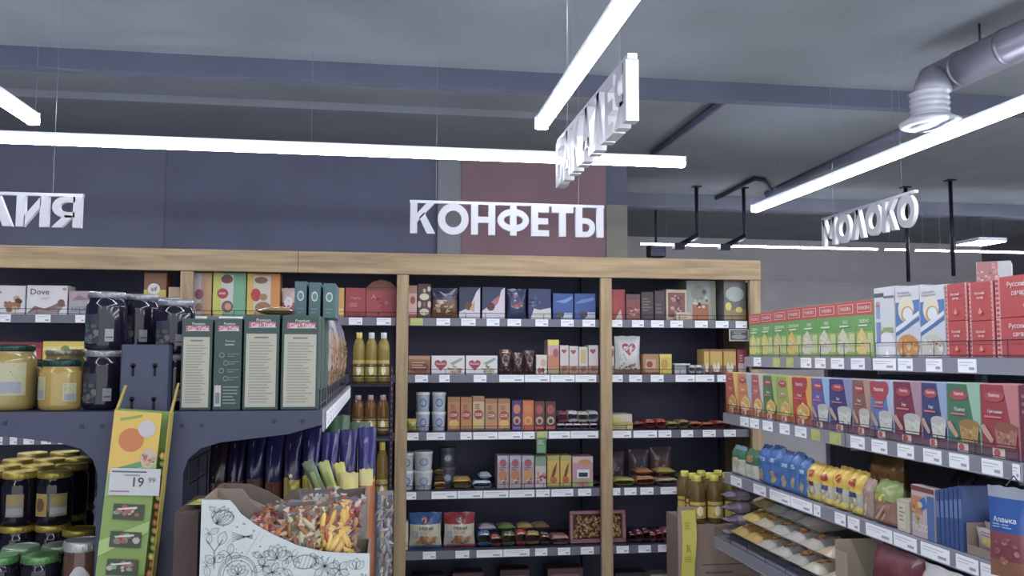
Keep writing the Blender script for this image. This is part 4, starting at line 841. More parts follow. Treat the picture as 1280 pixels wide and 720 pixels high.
for i, (a, b) in enumerate(((1122, 1152.5), (1153, 1184))):
    gc(0, a, b, 358-i, 'white and blue carton with egg oval, '+['left', 'right'][i]+' of two on gondola top', '#bfc6d4', [('R', 0, .78, 1, 1, '#c8cad2'), ('P', [(0, .42), (0, .78), (1, .80), (1, .6)], '#4c78b8'), ('E', .45, .68, .33, .19, '#d8d0b8'), ('E', .5, .6, .27, .12, '#c8964c'), ('E', .52, .61, .2, .09, '#d4d8e0'), ('P', [(.0, .34), (1, .58), (1, .64), (0, .42)], '#d0d8e4'), ('P', [(0, .30), (1, .52), (1, .56), (0, .35)], '#4470b4'),
        ('E', .5, .14, .46, .18, '#c8863c' if i == 0 else '#c0bcb0'), ('B', .5, .14, .36, .13, 16, .07, ['#d8a050', '#b8702c', '#dcb468'] if i == 0 else ['#d8d4cc', '#a87450', '#c8c0b4'], '#fff'), ('L', .1, .86, .8, .94, 2, '#a8acb8')], .14, side='#c6c8d0', top='#d0d0d6')
RS = '#bc3c40'
def sug(w): return [('R', 0, 0, .09, 1, '#d8a4a4'), ('R', .91, 0, 1, 1, '#d8a4a4')]+[('E', q, .07+.12*k, .035, .03, RS) for q in (.045, .955) for k in range(8)]+[('T', 'Русский', .5, .70, .09, .7, '#e4d4d4'), ('T', 'сахар', .52, .58, .07, .5, '#e4d4d4'), ('E', .52, .22, .08, .05, '#dc9070'), ('P', [(.46, .24), (.52, .34), (.58, .24)], '#dc9070')]
for i, (a, b, q) in enumerate(((1185.5, 1213, 'far'), (1214.5, 1246, 'middle'))):
    z1 = onX((a+b)/2, 401, 1.56).z-gl[0][0]
    gc(0, a, b, 0, 'red sugar carton, '+q+' column lower one, top of right gondola', RS, sug(1), .12, h=z1-.001)
    gc(0, a, b, 353-i, 'red sugar carton, '+q+' column upper one, top of right gondola', RS, sug(1), .12, z0=z1, h=onX((a+b)/2, 354-i*2, 1.56).z-gl[0][0]-z1)
z1 = onX(1265, 397, 1.56).z-gl[0][0]
for k in range(2):
    gc(0, 1248, 1300, 0, 'large red sugar carton by the right photo edge, '+['lower', 'upper'][k]+' one', RS, [('R', 0, 0, .12, 1, '#d8a4a4')]+[('E', .06, .07+.12*q, .045, .04, RS) for q in range(8)]+[('T', 'Русский', .56, .78, .16, .8, '#e4d8d8'), ('T', 'сахар', .6, .56, .13, .6, '#e4d8d8'), ('H', .78, .25, .14, '#dca070')], .13, z0=k*(z1), h=(z1-.001) if k == 0 else onX(1264, 345, 1.56).z-gl[0][0]-z1)
X = 1.63; yy = onX(1222, 350, X).y; z = onX(1214, 355, 1.56).z+.002
carton('carton', 'patterned red carton with pale end lying on the sugar cartons', 'box', (X+.05, yy, z), .085, onX(1222, 330, X+.05).z-z, .12, '#b07478', [('B', .35, .5, .35, .45, 22, .05, ['#d8b8b8', '#a04c54', '#c89098'], '#fff'), ('R', .62, 0, 1, 1, '#b8c0c8')], -.7, side='#b8c0c8')
# second row: porridge boxes
r2 = [907, 922, 939, 953.5, 971, 990, 1013.7, 1036, 1065, 1087.5, 1116, 1151, 1182.5, 1224, 1272]
rc = [('#c0583c', '#d8b050', 'orange red'), ('#cc7c34', '#9cb0c8', 'orange'), ('#b0605c', '#c8b4b0', 'dusty pink'), ('#4c7c4c', '#9cb460', 'green'), ('#9aa444', '#c8b848', 'lime green'), ('#c04028', '#e0a02c', 'bright red and orange'),
      ('#6a5aa4', '#8cb4d8', 'violet and sky blue'), ('#40407c', '#8c8cb8', 'dark violet'), ('#8a5c54', '#b08c7c', 'brown'), ('#5c78b4', '#a8b4d0', 'blue with big red heart'), ('#7c304c', '#a88498', 'maroon'), ('#3c4478', '#8ca0c8', 'navy blue'), ('#3c7458', '#8cb8a0', 'dark green'), ('#9c3444', '#c0707c', 'crimson')]
for i in range(14):
    c, c2, nm_ = rc[i]; big = i in (5, 9); fruit = i < 6
    q = [('P', [(.62, 1), (.80, .45), (1, .3), (1, 1)], c2), ('R', 0, 0, 1, .14, '#6c4c5c' if not fruit else '#a8502c'), ('R', .3, .0, .62, .13, '#d8c0b8'), ('E', .42, .07, .09, .05, '#b84c4c'),
         (('E', .38, .83, .27, .075, '#b04048') if not big else ('H', .4, .8, .85, '#b03a44')), ('T', 'Увелка' if not big else 'Увелка', .38, .85, .05 if not big else .07, .5 if not big else .68, '#e0d4d8'),
         ('T', 'Каша' if fruit else ['Рис', 'Рис', 'Рис', 'Ассорти', 'Рис', 'Рис', 'Пшено', 'Гречневая'][i-6], .4, .62, .055, .6, '#e0dce4'), ('L', .12, .52, .62, .58, 1, '#d07070')]
    if fruit: q += [('E', .6, .28, .34, .16, '#d8c48c' if i in (1, 2) else '#d8b03c'), ('B', .6, .3, .28, .12, 12, .08, ['#d8cc9c', '#d09c30', '#c8b468'], '#fff')]
    else:
        fc = {12: ['#b08c44', '#987434', '#c0a058'], 13: ['#a8705c', '#8c5444', '#bc8c74']}.get(i, ['#c8c8c0', '#b4b4b0', '#d4d4cc'])
        q += [('P', [(.38, .42), (.98, .42), (.92, .16), (.45, .16)], fc[0]), ('E', .68, .42, .3, .07, fc[1]), ('B', .68, .31, .22, .11, 24, .045, fc, '#fff'), ('P', [(.0, .42), (.12, .44), (.36, .24), (.3, .18), (.08, .32)], '#b89480')]
    gc(1, r2[i], r2[i+1], 466+i*1.15, nm_+' porridge box, '+ORD[i]+' from the far end, second gondola row', c, q, .09, side=c2)
gc(1, 1273, 1300, 482, 'dark maroon porridge box cut by the right photo edge', '#6c2c44', [('L', .1, .6, .8, .9, 3, '#9c6c7c')], .09)
# small red price boosters in the row
# third row: flour and noodle bags
n3 = 'third gondola row'
gb(2, 911, 926, 557, 'white bag with teal top, far end, '+n3, [(0, .55, '#bcbcac'), (.55, .85, '#3f7a5c'), (.85, 1, '#5c94a8')], [('E', .5, .45, .3, .16, '#c8b890')], .05, seed=1)
gb(2, 927, 944, 562, 'green and white bag beside the blue bags, '+n3, [(0, .5, '#c0c0b0'), (.5, 1, '#3c7450')], [('E', .5, .7, .25, .12, '#b87c50')], .05, seed=2)
for i, (a, b) in enumerate(((944, 957), (957, 971), (971, 984), (984, 994), (994, 1004))):
    gb(2, a, b, 556-(i % 2)*3+i*4, 'bright blue flour bag, '+ORD[i]+' from the far end, '+n3, [(0, 1, '#3a6cb4')], [('R', .2, .6, .8, .7, '#a8c4dc'), ('E', .5, .25, .26, .15, '#a89474'), ('P', [(0, .72), (.5, .78), (1, .72), (1, .76), (.5, .82), (0, .76)], '#6c9cd4')], .065, seed=i+5, group='blue flour bags')
for i, (a, b) in enumerate(((1003, 1019), (1019, 1036), (1036, 1053), (1053, 1072))):
    gb(2, a, b, [578, 583, 583, 588][i], 'yellow and white noodle bag, '+ORD[i]+' from the blue bags, '+n3, [(0, .18, '#c8b43c'), (.18, .52, '#b8b4a4'), (.52, 1, '#dcb41c')], [('E', .5, .72, .24, .1, '#b8402c'), ('R', .3, .4, .75, .52, '#3c4c84' if i else '#6c3c34'), ('B', .5, .28, .3, .1, 10, .08, ['#d0c070', '#c8c4b0'], '#fff')], .07, seed=i+15)
gb(2, 1034, 1068, 560, 'tall amber pasta bag standing behind the yellow ones, '+n3, [(0, 1, '#9a6c2c')], [('B', .5, .6, .36, .3, 30, .06, ['#c08c3c', '#8c5c24', '#b07c34'], '#fff')], .06, dx=.13, seed=22)
gb(2, 1072, 1084, 598, 'crinkled copper foil bag, '+n3, [(0, 1, '#a08478')], [('P', [(.2, .1), (.5, .5), (.35, .8), (.7, .4), (.5, .1)], '#d8c4bc')], .05, seed=23)
gb(2, 1085, 1114, 600, 'green topped noodle bag with yellow sale sticker, '+n3, [(0, .55, '#98705c'), (.55, .8, '#8c9c54'), (.8, 1, '#7c9044')], [('R', .0, .52, .62, .82, '#d8d01c'), ('L', .08, .6, .5, .74, 2, '#a89c1c'), ('P', [(.4, .1), (.8, .5), (.86, .5), (.5, .1)], '#b89484'), ('P', [(.2, .1), (.6, .45), (.66, .45), (.3, .1)], '#c8a490')], .06, seed=24)
gc(2, 1116, 1131, 624, 'small cream upright carton, '+n3, '#b8b49c', [('R', .1, .1, .7, .9, '#c8c4b0'), ('L', .2, .3, .7, .8, 4, '#8c8874')], .05)
gc(2, 1134, 1163, 608, 'white and red sachet box with blue square, '+n3, '#b8a8a8', [('R', 0, .45, .5, .8, '#c07c54'), ('R', .0, .9, 1, 1, '#7c3c44'), ('P', [(.35, .72), (.6, .82), (.7, .62), (.45, .52)], '#2c6cc0'), ('B', .25, .5, .22, .25, 12, .09, ['#c84c44', '#8ca850', '#d8b87c'], '#fff'), ('T', 'РАССОЛ', .45, .2, .14, .8, '#e0d8dc'), ('R', .7, 0, 1, .85, '#4c6cac')], .03)
for i in range(6):
    Xp = gl[2][1]; gc(2, 1164+i*5.6, 1169+i*5.6, 612-i, 'thin dark blue sachet, '+ORD[i]+' behind the red and white box, '+n3, '#34508c', [('R', .1, .5, .9, .8, '#5c7cb4')], .10, group='dark blue sachets in a row')
X, ya, yb = gspan(2, 1199, 1246)
o = empty('cardboard_tray', (X+.005, (ya+yb)/2, gl[2][0])); tag(o, 'open brown cardboard tray of white sachets, near end of third gondola row', 'tray')
tw = (ya-yb); K = M('#8a7c74', 'card')
mb = MB().box(0, .12, -tw/2, tw/2, 0, .003, K).box(0, .12, tw/2-.003, tw/2, .003, .075, K).box(0, .12, -tw/2, -tw/2+.003, .003, .06, K).box(.117, .12, -tw/2+.003, tw/2-.003, .003, .08, K).box(0, .003, -tw/2+.003, tw/2-.003, .003, .022, K); mb.build('tray_body', o)
for i in range(4):
    c = ['#b8b4b4', '#c4bcb0', '#b49c9c', '#a8a4a8'][i]
    bag('sachet', 'white soup sachet, '+ORD[i]+' from the back of the cardboard tray', 'sachet', (X+.105-i*.025, (ya+yb)/2, gl[2][0]+.006), tw*.8, .10-.012*i, .016, [(0, .2, '#9c4c4c'), (.2, 1, c)], [('E', .5, .5, .3, .2, '#c8b060'), ('L', .2, .7, .8, .9, 2, '#a86c6c')], -pi/2, .12, seed=i)
# tall packet hanging at the front
q = onX(1258, 625, 1.38); o = bag('food_packet', 'tall clear packet with blue label hanging at the gondola near end', 'bag', (1.38, q.y, onX(1258, 722, 1.38).z), .085, .20, .02, [(0, .2, '#8c5c44'), (.2, .52, '#844450'), (.52, .9, '#2c58a4'), (.9, 1, '#8c94a4')], [('T', 'Аланка', .5, .64, .06, .7, '#d0d8e8'), ('L', .15, .54, .85, .6, 2, '#8cb4dc'), ('B', .5, .3, .36, .16, 16, .07, ['#a05c5c', '#8c4c50', '#b07468'], '#fff')], -pi/2+.35, 0, seed=30)
MB().tube([(0, 0, .202), (.0, .03, .222), (.0, .05, .205)], .0015, WIRE, 5).build('hook', o)
# dim stock at the back of the row
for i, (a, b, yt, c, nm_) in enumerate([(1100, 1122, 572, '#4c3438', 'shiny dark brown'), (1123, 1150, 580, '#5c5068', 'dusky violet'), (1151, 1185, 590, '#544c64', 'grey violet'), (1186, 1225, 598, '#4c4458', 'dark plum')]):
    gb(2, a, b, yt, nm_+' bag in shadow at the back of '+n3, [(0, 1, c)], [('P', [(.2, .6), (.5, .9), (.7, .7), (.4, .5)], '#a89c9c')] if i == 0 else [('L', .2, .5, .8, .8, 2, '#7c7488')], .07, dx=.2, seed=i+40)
# fourth row: heap of small pasta bags
n4 = 'fourth gondola row'
BX = gl[3][1]; rr = random.Random(5); k = 0
heap = [(924, '#b89c54', 'golden', 0), (941, '#c0a048', 'yellow', 0), (958, '#b0aca4', 'white', 0), (975, '#b8b4ac', 'clear white', 0), (993, '#aca49c', 'pale', 0), (1012, '#b8b0a0', 'cream', 0), (1032, '#b0a89c', 'beige', 0),
        (934, '#c8ac50', 'yellow', 1), (951, '#b8b098', 'cream', 1), (969, '#b4b0ac', 'white', 1), (987, '#b8b4b0', 'white', 1), (1006, '#b0a8a0', 'pale grey', 1), (1026, '#bca888', 'sandy', 1),
        (944, '#a89454', 'olive', 2), (962, '#b4aea8', 'white', 2), (981, '#aca8a4', 'grey white', 2), (1001, '#aea49a', 'beige', 2)]
for i, (p_, c, nm_, lv) in enumerate(heap):
    hgt_ = .066; yq = 3.43-.124*[0, 1, 2, 3, 4, 5, 6, .5, 1.5, 2.5, 3.5, 4.5, 5.5, 1, 2, 3, 4][i]
    o = bag('pasta_bag', nm_+' pasta bag with orange spot, '+['bottom', 'middle', 'top'][lv]+' layer, '+ORD[[0, 1, 2, 3, 4, 5, 6, 0, 1, 2, 3, 4, 5, 0, 1, 2, 3][i]]+' from far, '+n4, 'bag', (BX+.024+lv*.02, yq, gl[3][0]+.004+lv*hgt_), .119, .17, .062, [(0, .25, c), (.25, .75, c), (.75, 1, '#c8c4bc')], [('E', .5, .35, .24, .14, '#c0642c'), ('E', .5, .36, .14, .08, '#d8a850'), ('B', .5, .65, .38, .25, 18, .05, ['#d0c8a8', '#c0b080', c], '#fff')], -pi/2+rr.uniform(-.05, .05), 0, seed=i+60, lying=True)
    o.rotation_euler[1] = 0
for i in range(4):
    yq = 3.535; bag('pasta_bag', 'grey violet striped bag, '+ORD[i]+' upwards at the far end, '+n4, 'bag', (BX+.02, yq+.0, gl[3][0]+i*.05), .08, .16, .044, [(0, .3, '#7c7488'), (.3, .6, '#9c94a4'), (.6, 1, '#6c6478')], [], -pi/2, 0, seed=i+90, lying=True)
X, ya, yb = gspan(3, 1040, 1068)
o = MB().box(0, .16, -.003, 0, 0, .19, M('#9a8c7c', 'card')).box(0, .003, -.07, -.003, 0, .16, M('#94877a', 'card')).build('cardboard_divider', None, (BX+.008, ya, gl[3][0])); tag(o, 'bent brown cardboard divider beside the pasta bag heap', 'cardboard')
gb(3, 1070, 1128, 672, 'dark maroon bag with pale pasta picture, '+n4, [(0, 1, '#6c3440')], [('B', .5, .35, .3, .2, 24, .05, ['#d0bcae', '#b89c88', '#a88474'], '#fff')], .07, seed=33, dx=.018)
gb(3, 1132, 1190, 692, 'white foil bag at the lower photo edge, '+n4, [(0, 1, '#aca8ac')], [('P', [(.1, .1), (.4, .8), (.6, .3)], '#c8c4c8')], .08, seed=34)

# ================================================================ PRODUCTS ON THE LEFT GONDOLA
def lg(px_, Y, z): q = onY(px_, 480, Y); return (q.x, Y, z)
YEL = '#a8903c'
jl = [('R', 0, 0, 1, 1, '#a8a480'), ('L', .12, .5, .88, .95, 5, '#7c7c5c'), ('R', .15, .08, .85, .42, '#86889a')]
jar('big jar of yellow preserve with dark lid at the left photo edge', lg(6, 2.045, ZT), .062, onY(20, 431, 2.0).z-ZT, '#98823a', '#26403a', jl, group=None, span=1.2, ph=.45, labz=(.25, .8))
jar('big jar of yellow preserve behind the smaller yellow jar', lg(82, 2.20, ZT), .05, onY(85, 437, 2.2).z-ZT, '#8c7838', '#a8a088', None)
jar('small yellow jar half hidden between two others', lg(47, 2.13, ZT), .028, onY(47, 450, 2.1).z-ZT, '#988438', '#26403a', jl, span=1.4)
jar('yellow preserve jar with dark lid and two paper labels', lg(76, 2.03, ZT), .043, onY(76, 450, 2.0).z-ZT, '#a48832', '#22403c', jl, span=.7, ph=.75)
o = USED['yellow preserve jar with dark lid and two paper labels']
MB().prints(cyl_surf(.043*1.004, .022, .072, .7, -.75), jl, .6).build('label', o)
DJ = '#1c1a2c'
dl = [('R', .0, .0, .45, 1, '#34344c'), ('B', .25, .4, .2, .4, 12, .08, ['#5c6478', '#3c5c4c', '#6c5c64'], '#fff'), ('R', .62, .08, .82, .5, '#8c8c98'), ('R', .64, .2, .8, .24, '#2c2c34')]
def dstack(cx_, Y, r, h, names, ph=0, spec=dl):
    for k, nme in enumerate(names): jar(nme, lg(cx_, Y, ZT+k*(h+.0005)), r, h, DJ, '#8e8e98', spec, .013, group=None, span=2.0, ph=ph, labz=(.12, .68), lidr=.93)
dstack(130, 2.05, .0425, .1285, ['dark jam jar below the leftmost silver lidded stack', 'dark jam jar with silver lid, top of leftmost stack'])
dstack(172, 2.13, .0425, .129, ['dark jam jar behind the slotted post', 'dark jam jar with silver lid above the slotted post'])
dstack(217, 2.06, .0415, .121, ['dark jam jar beside the green premium boxes', 'dark jam jar with silver lid near the green boxes, upper'])
dstack(149, 2.20, .0425, .128, ['dark jam jar in the back row, lower', 'dark jam jar in the back row between two front stacks, upper'])
dstack(203, 2.215, .0425, .128, ['dark jam jar deep behind the post, lower', 'dark jam jar deep behind the post, upper'])
# premium boxes
GB = '#2c4846'
def gspec(kind):
    q = [('T', 'Premium', .55, .945, .03, .42, '#b4bcc0'), ('T', 'ChocoSticks', .57, .895, .045, .62, '#d8c4c8'), ('R', .14, .865, .9, .925, '#b05a64'), ('T', 'Сан Тоби', .54, .893, .048, .66, '#d8ccd0'), ('P', [(.08, .862), (.3, .872), (.92, .872), (.92, .866), (.3, .864)], '#b8c0c0')]
    q.pop(1)
    if kind == 0: q += [('R', .07, .03, .93, .8, '#a8a494'), ('L', .16, .07, .86, .72, 22, '#86867c'), ('L', .3, .74, .7, .78, 1, '#6c6c64')]
    else:
        q += [('T', 'Premium', .6, .755, .02, .4, '#a8b0b0'), ('L', .4, .7, .8, .73, 1, '#8c9c9c'), ('R', .06, .04, .3, .27, '#a8aaac'), ('R', .1, .07, .26, .19, '#6c7074')]
        for k in range(4): q += [('E', .3+.16*(k % 2), .6-.085*k, .1, .03, '#6c7c80'), ('E', .3+.16*(k % 2), .6-.085*k, .07, .02, GB), ('L', .5, .575-.085*k, .95, .625-.085*k, 2, '#5c7070')]
        q += [('L', .38, .06, .95, .27, 6, '#6c8080')]
    return q
bx = [(225, 265, 399), (266, 302, 399), (303, 349, 394), (350.5, 399, 395)]
nmz = ['leftmost dark green premium box with cream text panel', 'dark green premium box back with pictograms and barcode', 'dark green premium box with cream panel, second from right', 'rightmost dark green premium box with cream text panel']
for i, (a, b, yt) in enumerate(bx):
    xa_, xb_ = onY(a, 460, 1.975).x, onY(b, 460, 1.975).x; h = onY((a+b)/2, yt, 1.975).z-ZT
    o1 = carton('sushi_box' if 0 else 'noodle_box', nmz[i], 'box', ((xa_+xb_)/2, 1.975, ZT), xb_-xa_-.003, h, .068, GB, gspec(1 if i == 1 else 0), [0, .03, 0, 0][i]*0, side='#3c5650', top='#34504c')
    for k in range(1, 5 if i < 2 else 5):
        c = copy_tree(o1); c.location = ((xa_+xb_)/2+.002*(k % 2), 1.975+k*.07, ZT)
        tag(c, 'dark green box in row '+ORD[k]+' behind the '+['leftmost', 'pictogram', 'third', 'rightmost'][i]+' premium box', 'box', 'dark green boxes in depth')
zt = onY(375, 395, 1.975).z
for i, (a, b) in enumerate(((366, 381.5), (384, 399), (402, 418))):
    xa_, xb_ = onY(a, 460, 2.13).x, onY(b, 460, 2.13).x
    if i == 2: xa_ -= .0; 
    o = carton('tea_box', 'teal slim box with round pale logo, '+['left', 'middle', 'right'][i]+' of three standing on top', 'box', ((xa_+xb_)/2, 2.13, zt+.0015), xb_-xa_-.001, onY(390, 352+i, 2.13).z-zt-.002, .16, '#44666c', [('E', .5, .6, .28, .14, '#b8c4c0'), ('E', .5, .6, .2, .1, '#5c7c7c'), ('L', .2, .1, .8, .3, 2, '#5c8088')], 0)
bag('candy_pack', 'gold foil pack lying on the green premium boxes', 'pack', (onY(343, 460, 2.0).x, 1.99, zt+.001), .085, .06, .016, [(0, .4, '#8c7440'), (.4, 1, '#b0a088')], [('E', .5, .4, .2, .2, '#b86c5c')], lying=True, seed=4)
# bags along the right edge of the top shelf, fronts facing +X
cl = [('#a89c94', '#6c7ca0', 'tan and blue'), ('#b08c68', '#8c94a8', 'tan'), ('#a87c54', '#5c6c9c', 'wheat brown'), ('#b09470', '#a8a0a0', 'beige'), ('#98705c', '#4c5c94', 'brown and blue'), ('#a88c64', '#8c8c94', 'sandy'), ('#8c6c4c', '#6c6c84', 'dull brown'), ('#a08460', '#80809a', 'golden')]
for i in range(8):
    a, b, nme = cl[i]; y = 2.40+i*.137
    bag('pasta_bag', nme+' cereal bag, '+ORD[i]+' going away along the left gondola edge', 'bag', (-.163, y, ZT), .13, .25-.012*(i % 3), .05, [(0, .15, '#6c5c58'), (.15, .72, a), (.72, 1, b)], [('P', [(.2, .75), (.5, .95), (.8, .75), (.5, .6)], '#c0c0c8'), ('B', .5, .4, .35, .22, 22, .06, [a, '#c8b090', '#80604c'], '#fff')], pi/2, seed=i+5, rx=0)

# lower shelf, left half: jams
ZL = 1.06
gold = [('R', 0, 0, .42, 1, '#a88c2c'), ('E', .2, .5, .14, .3, '#6c4c2c'), ('R', .5, 0, 1, 1, '#8c8468'), ('E', .75, .72, .2, .22, '#a89038'), ('R', .52, .1, .98, .4, '#a0a0a0')]
tanl = [('R', .1, 0, .9, 1, '#8c7c64'), ('R', .15, .55, .85, .95, '#9c8444'), ('R', .15, .08, .85, .4, '#9494a0')]
def lgj(px_, Y, lv, lab_, r=.041, h=.127, lid='#b09c4c', spec=None, span=1.5, ph=0, col='#1a1626', labz=(.2, .68)):
    return jar(lab_, lg(px_, Y, ZL+lv*(h+.0005)), r, h, col, lid, spec, .015, span=span, ph=ph, labz=labz, lidr=.97)
for i, (p_, nme, sp) in enumerate(((-12, 'edge', tanl), (31, 'left', tanl), (74, 'right', gold))):
    lgj(p_, 2.30, 0, 'gold lidded jam jar, lower '+nme+' one of the front gold stacks', spec=tanl)
    lgj(p_, 2.30, 1, 'gold lidded jam jar, upper '+nme+' one of the front gold stacks', spec=sp, span=1.9 if sp is gold else 1.2, ph=.1)
lgj(108, 2.28, 0, 'single dark jar with pale gold lid right of the gold stacks', h=.118, spec=None)
for i, (p_, Y) in enumerate(((12, 2.42), (52, 2.42), (94, 2.44))):
    for lv in (0, 1): lgj(p_, Y, lv, ['lower', 'upper'][lv]+' gold lidded jar, second row, '+['left', 'middle', 'right'][i]+' stack', spec=None)
for i, (p_, Y) in enumerate(((28, 2.56), (66, 2.56), (104, 2.58))):
    for lv in (0, 1): lgj(p_, Y, lv, ['lower', 'upper'][lv]+' gold lidded jar, third row, '+['left', 'middle', 'right'][i]+' stack', spec=[('R', .3, 0, .8, 1, '#a8a4ac'), ('E', .5, .3, .2, .2, '#8c5c5c')] if i == 2 else None)
for i, (p_, Y) in enumerate(((45, 2.72), (85, 2.74))):
    for lv in (0, 1): lgj(p_, Y, lv, ['lower', 'upper'][lv]+' gold lidded jar, rear row, '+['left', 'right'][i]+' stack', spec=None, lid='#b8a868')
gsp = [('R', 0, 0, 1, 1, '#8c9484'), ('B', .4, .5, .35, .4, 12, .08, ['#8c4c44', '#b07c5c', '#5c7c5c'], '#fff')]
for i, (p_, Y, nme) in enumerate(((10, 2.03, 'front left'), (61, 2.03, 'front right'), (36, 2.12, 'back left'), (84, 2.13, 'back right'))):
    lgj(p_, Y, 0, 'dark jar with green lid, '+nme+' at the lower photo edge', r=.039, h=.112, lid='#5c8c5c' if i < 2 else '#8ca08c', spec=gsp, labz=(.1, .66))
o = jar('caramel spread jar with white lid and white cloud label', lg(112, 2.02, ZL), .038, .142, '#5c3c34', '#b4b8b8', None, .02, lidr=1.02, neck=.95)
SS = cyl_surf(.0384, .01, .1, 2.0, .15)
MB().prints(SS, [('E', .5, .5, .3, .4, '#b4b4b4'), ('E', .32, .5, .14, .26, '#b4b4b4'), ('E', .68, .5, .14, .26, '#b4b4b4'), ('E', .5, .75, .18, .18, '#b4b4b4'), ('T', 'ЯБЛОКО', .5, .62, .12, .5, '#6c4c7c'), ('E', .5, .35, .12, .14, '#a8b43c'), ('E', .46, .35, .05, .08, '#c8cc5c')], .85).build('label', o)

# hanging promo strip
o = empty('hanging_strip', onY(178, 514, 1.90), (0, radians(4.3), 0)); tag(o, 'yellow and green cardboard hanging strip of candies with 19 price card', 'display')
hw = .0545; H = .44
MB().box(-hw, hw*.72, 0, .004, -H, 0, M('#7c9c3c', 'paper')).build('front_card', o)
MB().box(hw*.98, hw, 0, .036, -H, .0, M('#c0a824', 'paper')).box(-hw, -hw+.002, .004, .036, -H, 0, M('#7c9c3c', 'paper')).box(-hw, hw, .034, .036, -H, 0, M('#8cac4c', 'paper')).build('side_card', o)
S = lambda u, v, l: (-hw+u*hw*1.72, -.0003-l, -H+v*H)
wins = []
for k in range(4): y = .50-.125*k; wins += [('R', .22, y, .86, y+.072, '#3c4838'), ('B', .54, y+.036, .26, .022, 12, .06, ['#8c6c6c', '#b8a8a0', '#a84c44', '#7c9c7c'], '#fff'), ('P', [(.3, y+.05), (.7, y+.062), (.72, y+.054), (.34, y+.044)], '#c8ccc8')]
q = [('R', 0, .68, 1, 1, '#d0a81c'), ('P', [(0, .60), (0, .70), (1, .79), (1, .66)], '#8ab06c'), ('P', [(.1, .70), (.7, .745), (.68, .77), (.08, .725)], '#4c8c50'), ('E', .42, .865, .26, .055, '#c06820'), ('E', .72, .92, .18, .04, '#b4b0b8'), ('P', [(.15, .95), (.6, .975), (.6, .985), (.15, .962)], '#6c9c34'),
     ('E', .82, .785, .17, .045, '#b8a494'), ('B', .82, .785, .12, .03, 14, .04, ['#7c3c34', '#b08c54', '#a85c44'], '#fff'), ('P', [(0, .40), (1, .5), (1, .45), (0, .33)], '#a0bc60'), ('P', [(0, .18), (1, .26), (1, .22), (0, .1)], '#4c8c44'), ('P', [(0, .02), (1, .1), (1, .04), (0, -.0)], '#a0bc60')]
MB().prints(S, [x for x in q]+wins, hw*1.72/H).build('front_print', o)
mb = MB(); rr = random.Random(2)
for k in range(20): mb.blob((hw*.86, .012+.006*(k % 2), -.09-.017*k), .0075, .007, .0085, M(rr.choice(['#c8a02c', '#b87424', '#8ca03c', '#c8b450', '#a8642c']), 'foil'), 8, rr.random())
mb.build('candies', o)['kind'] = 'stuff'
for s, xx in ((-1, -hw), (1, hw*.96)):
    MB().prism([(xx, 0), (xx+.005, 0), (xx+(.016 if s < 0 else .012), .05 if s < 0 else .062), (xx+(.012 if s < 0 else .009), .05 if s < 0 else .062)], .006, .014, M('#b09428', 'paper')).build('hanger_arm', o)
pt_ = MB().box(-.052, .046, -.006, -.003, -.17, -.116, M('#b8bac0', 'paper'))
pt_.prints(lambda u, v, l: (-.052+u*.098, -.0062-l, -.17+v*.054), [('T', '19', .58, .5, .36, .3, '#3c3c50'), ('T', '99', .84, .58, .2, .16, '#6c6c7c'), ('L', .04, .82, .95, .94, 1, '#54546a'), ('L', .3, .7, .6, .8, 1, '#7c7c8c'), ('L', .03, .1, .45, .2, 1, '#a05c74')], 1.8)
q = pt_.build('price_card', o); q.rotation_euler = (0, radians(-2), 0)

# wire divider on the lower shelf
o = empty('wire_divider', (-.408, 1.975, ZL)); tag(o, 'dark wire divider receding on the lower shelf behind the hanging strip', 'rack')
mb = MB()
for z in (.02, .12, .19, .26, .31): mb.tube([(0, 0, z), (0, .9, z)], .0018, BK, 5)
for k in range(10): mb.tube([(0, k*.1, 0), (0, k*.1, .31)], .0016, BK, 5)
mb.build('wires', o)

# purple and blue bags standing on the lower shelf, right half
pc = ['#2c2028', '#1f1c3c', '#1f1f48', '#242150', '#282450', '#28285c', '#302c6a', '#2e2a66', '#343070', '#32306c']
lowc = ['#4c2c28', '#5c342c', '#5c302c', '#64382e', '#b09c30', '#c0b038', '#4c7440', '#a8642c', '#a05428', '#b07c44']
for i in range(9):
    cx_ = 274+i*23.2; q = onY(cx_, 480, 2.12)
    bag('pasta_bag', ['very dark', 'dark navy', 'dark blue', 'navy', 'indigo', 'blue violet', 'violet', 'deep violet', 'bright violet', 'purple'][i]+' topped glossy bag, '+ORD[i]+' from the left in the lower row', 'bag', (q.x, 2.16, ZL), .0436, .352+.006*(i % 3)-(.02 if i == 9 else 0), .09, [(0, .5, lowc[i]), (.5, .68, lowc[i]), (.68, 1, pc[i])], [('R', .1, .3, .9, .6, lowc[i]), ('P', [(.3, .72), (.36, .72), (.4, .92), (.34, .92)], '#6c68a0')]+([('B', .5, .62, .4, .1, 16, .12, ['#d8c850', '#c8b040', lowc[i]], '#fff')] if i > 3 else []), seed=i+7, rx=0, block=True)
for i, (p_, a, c, q_) in enumerate(((392, -.42, '#5c6c50', 'grey green'), (402, -.32, '#a8b040', 'yellow green'), (412, -.2, '#c8c038', 'bright yellow'))):
    q = onY(p_+22, 612, 2.02); bag('seasoning_packet', q_+' slim packet leaning left before the purple bags', 'bag', (q.x, 2.03+i*.022, onY(400, 640, 2.03).z-.01), .026, .135-.01*i, .012, [(0, 1, c)], [('R', .3, .3, .7, .8, '#8c9c50')], 0, 0, ry=a, seed=i)
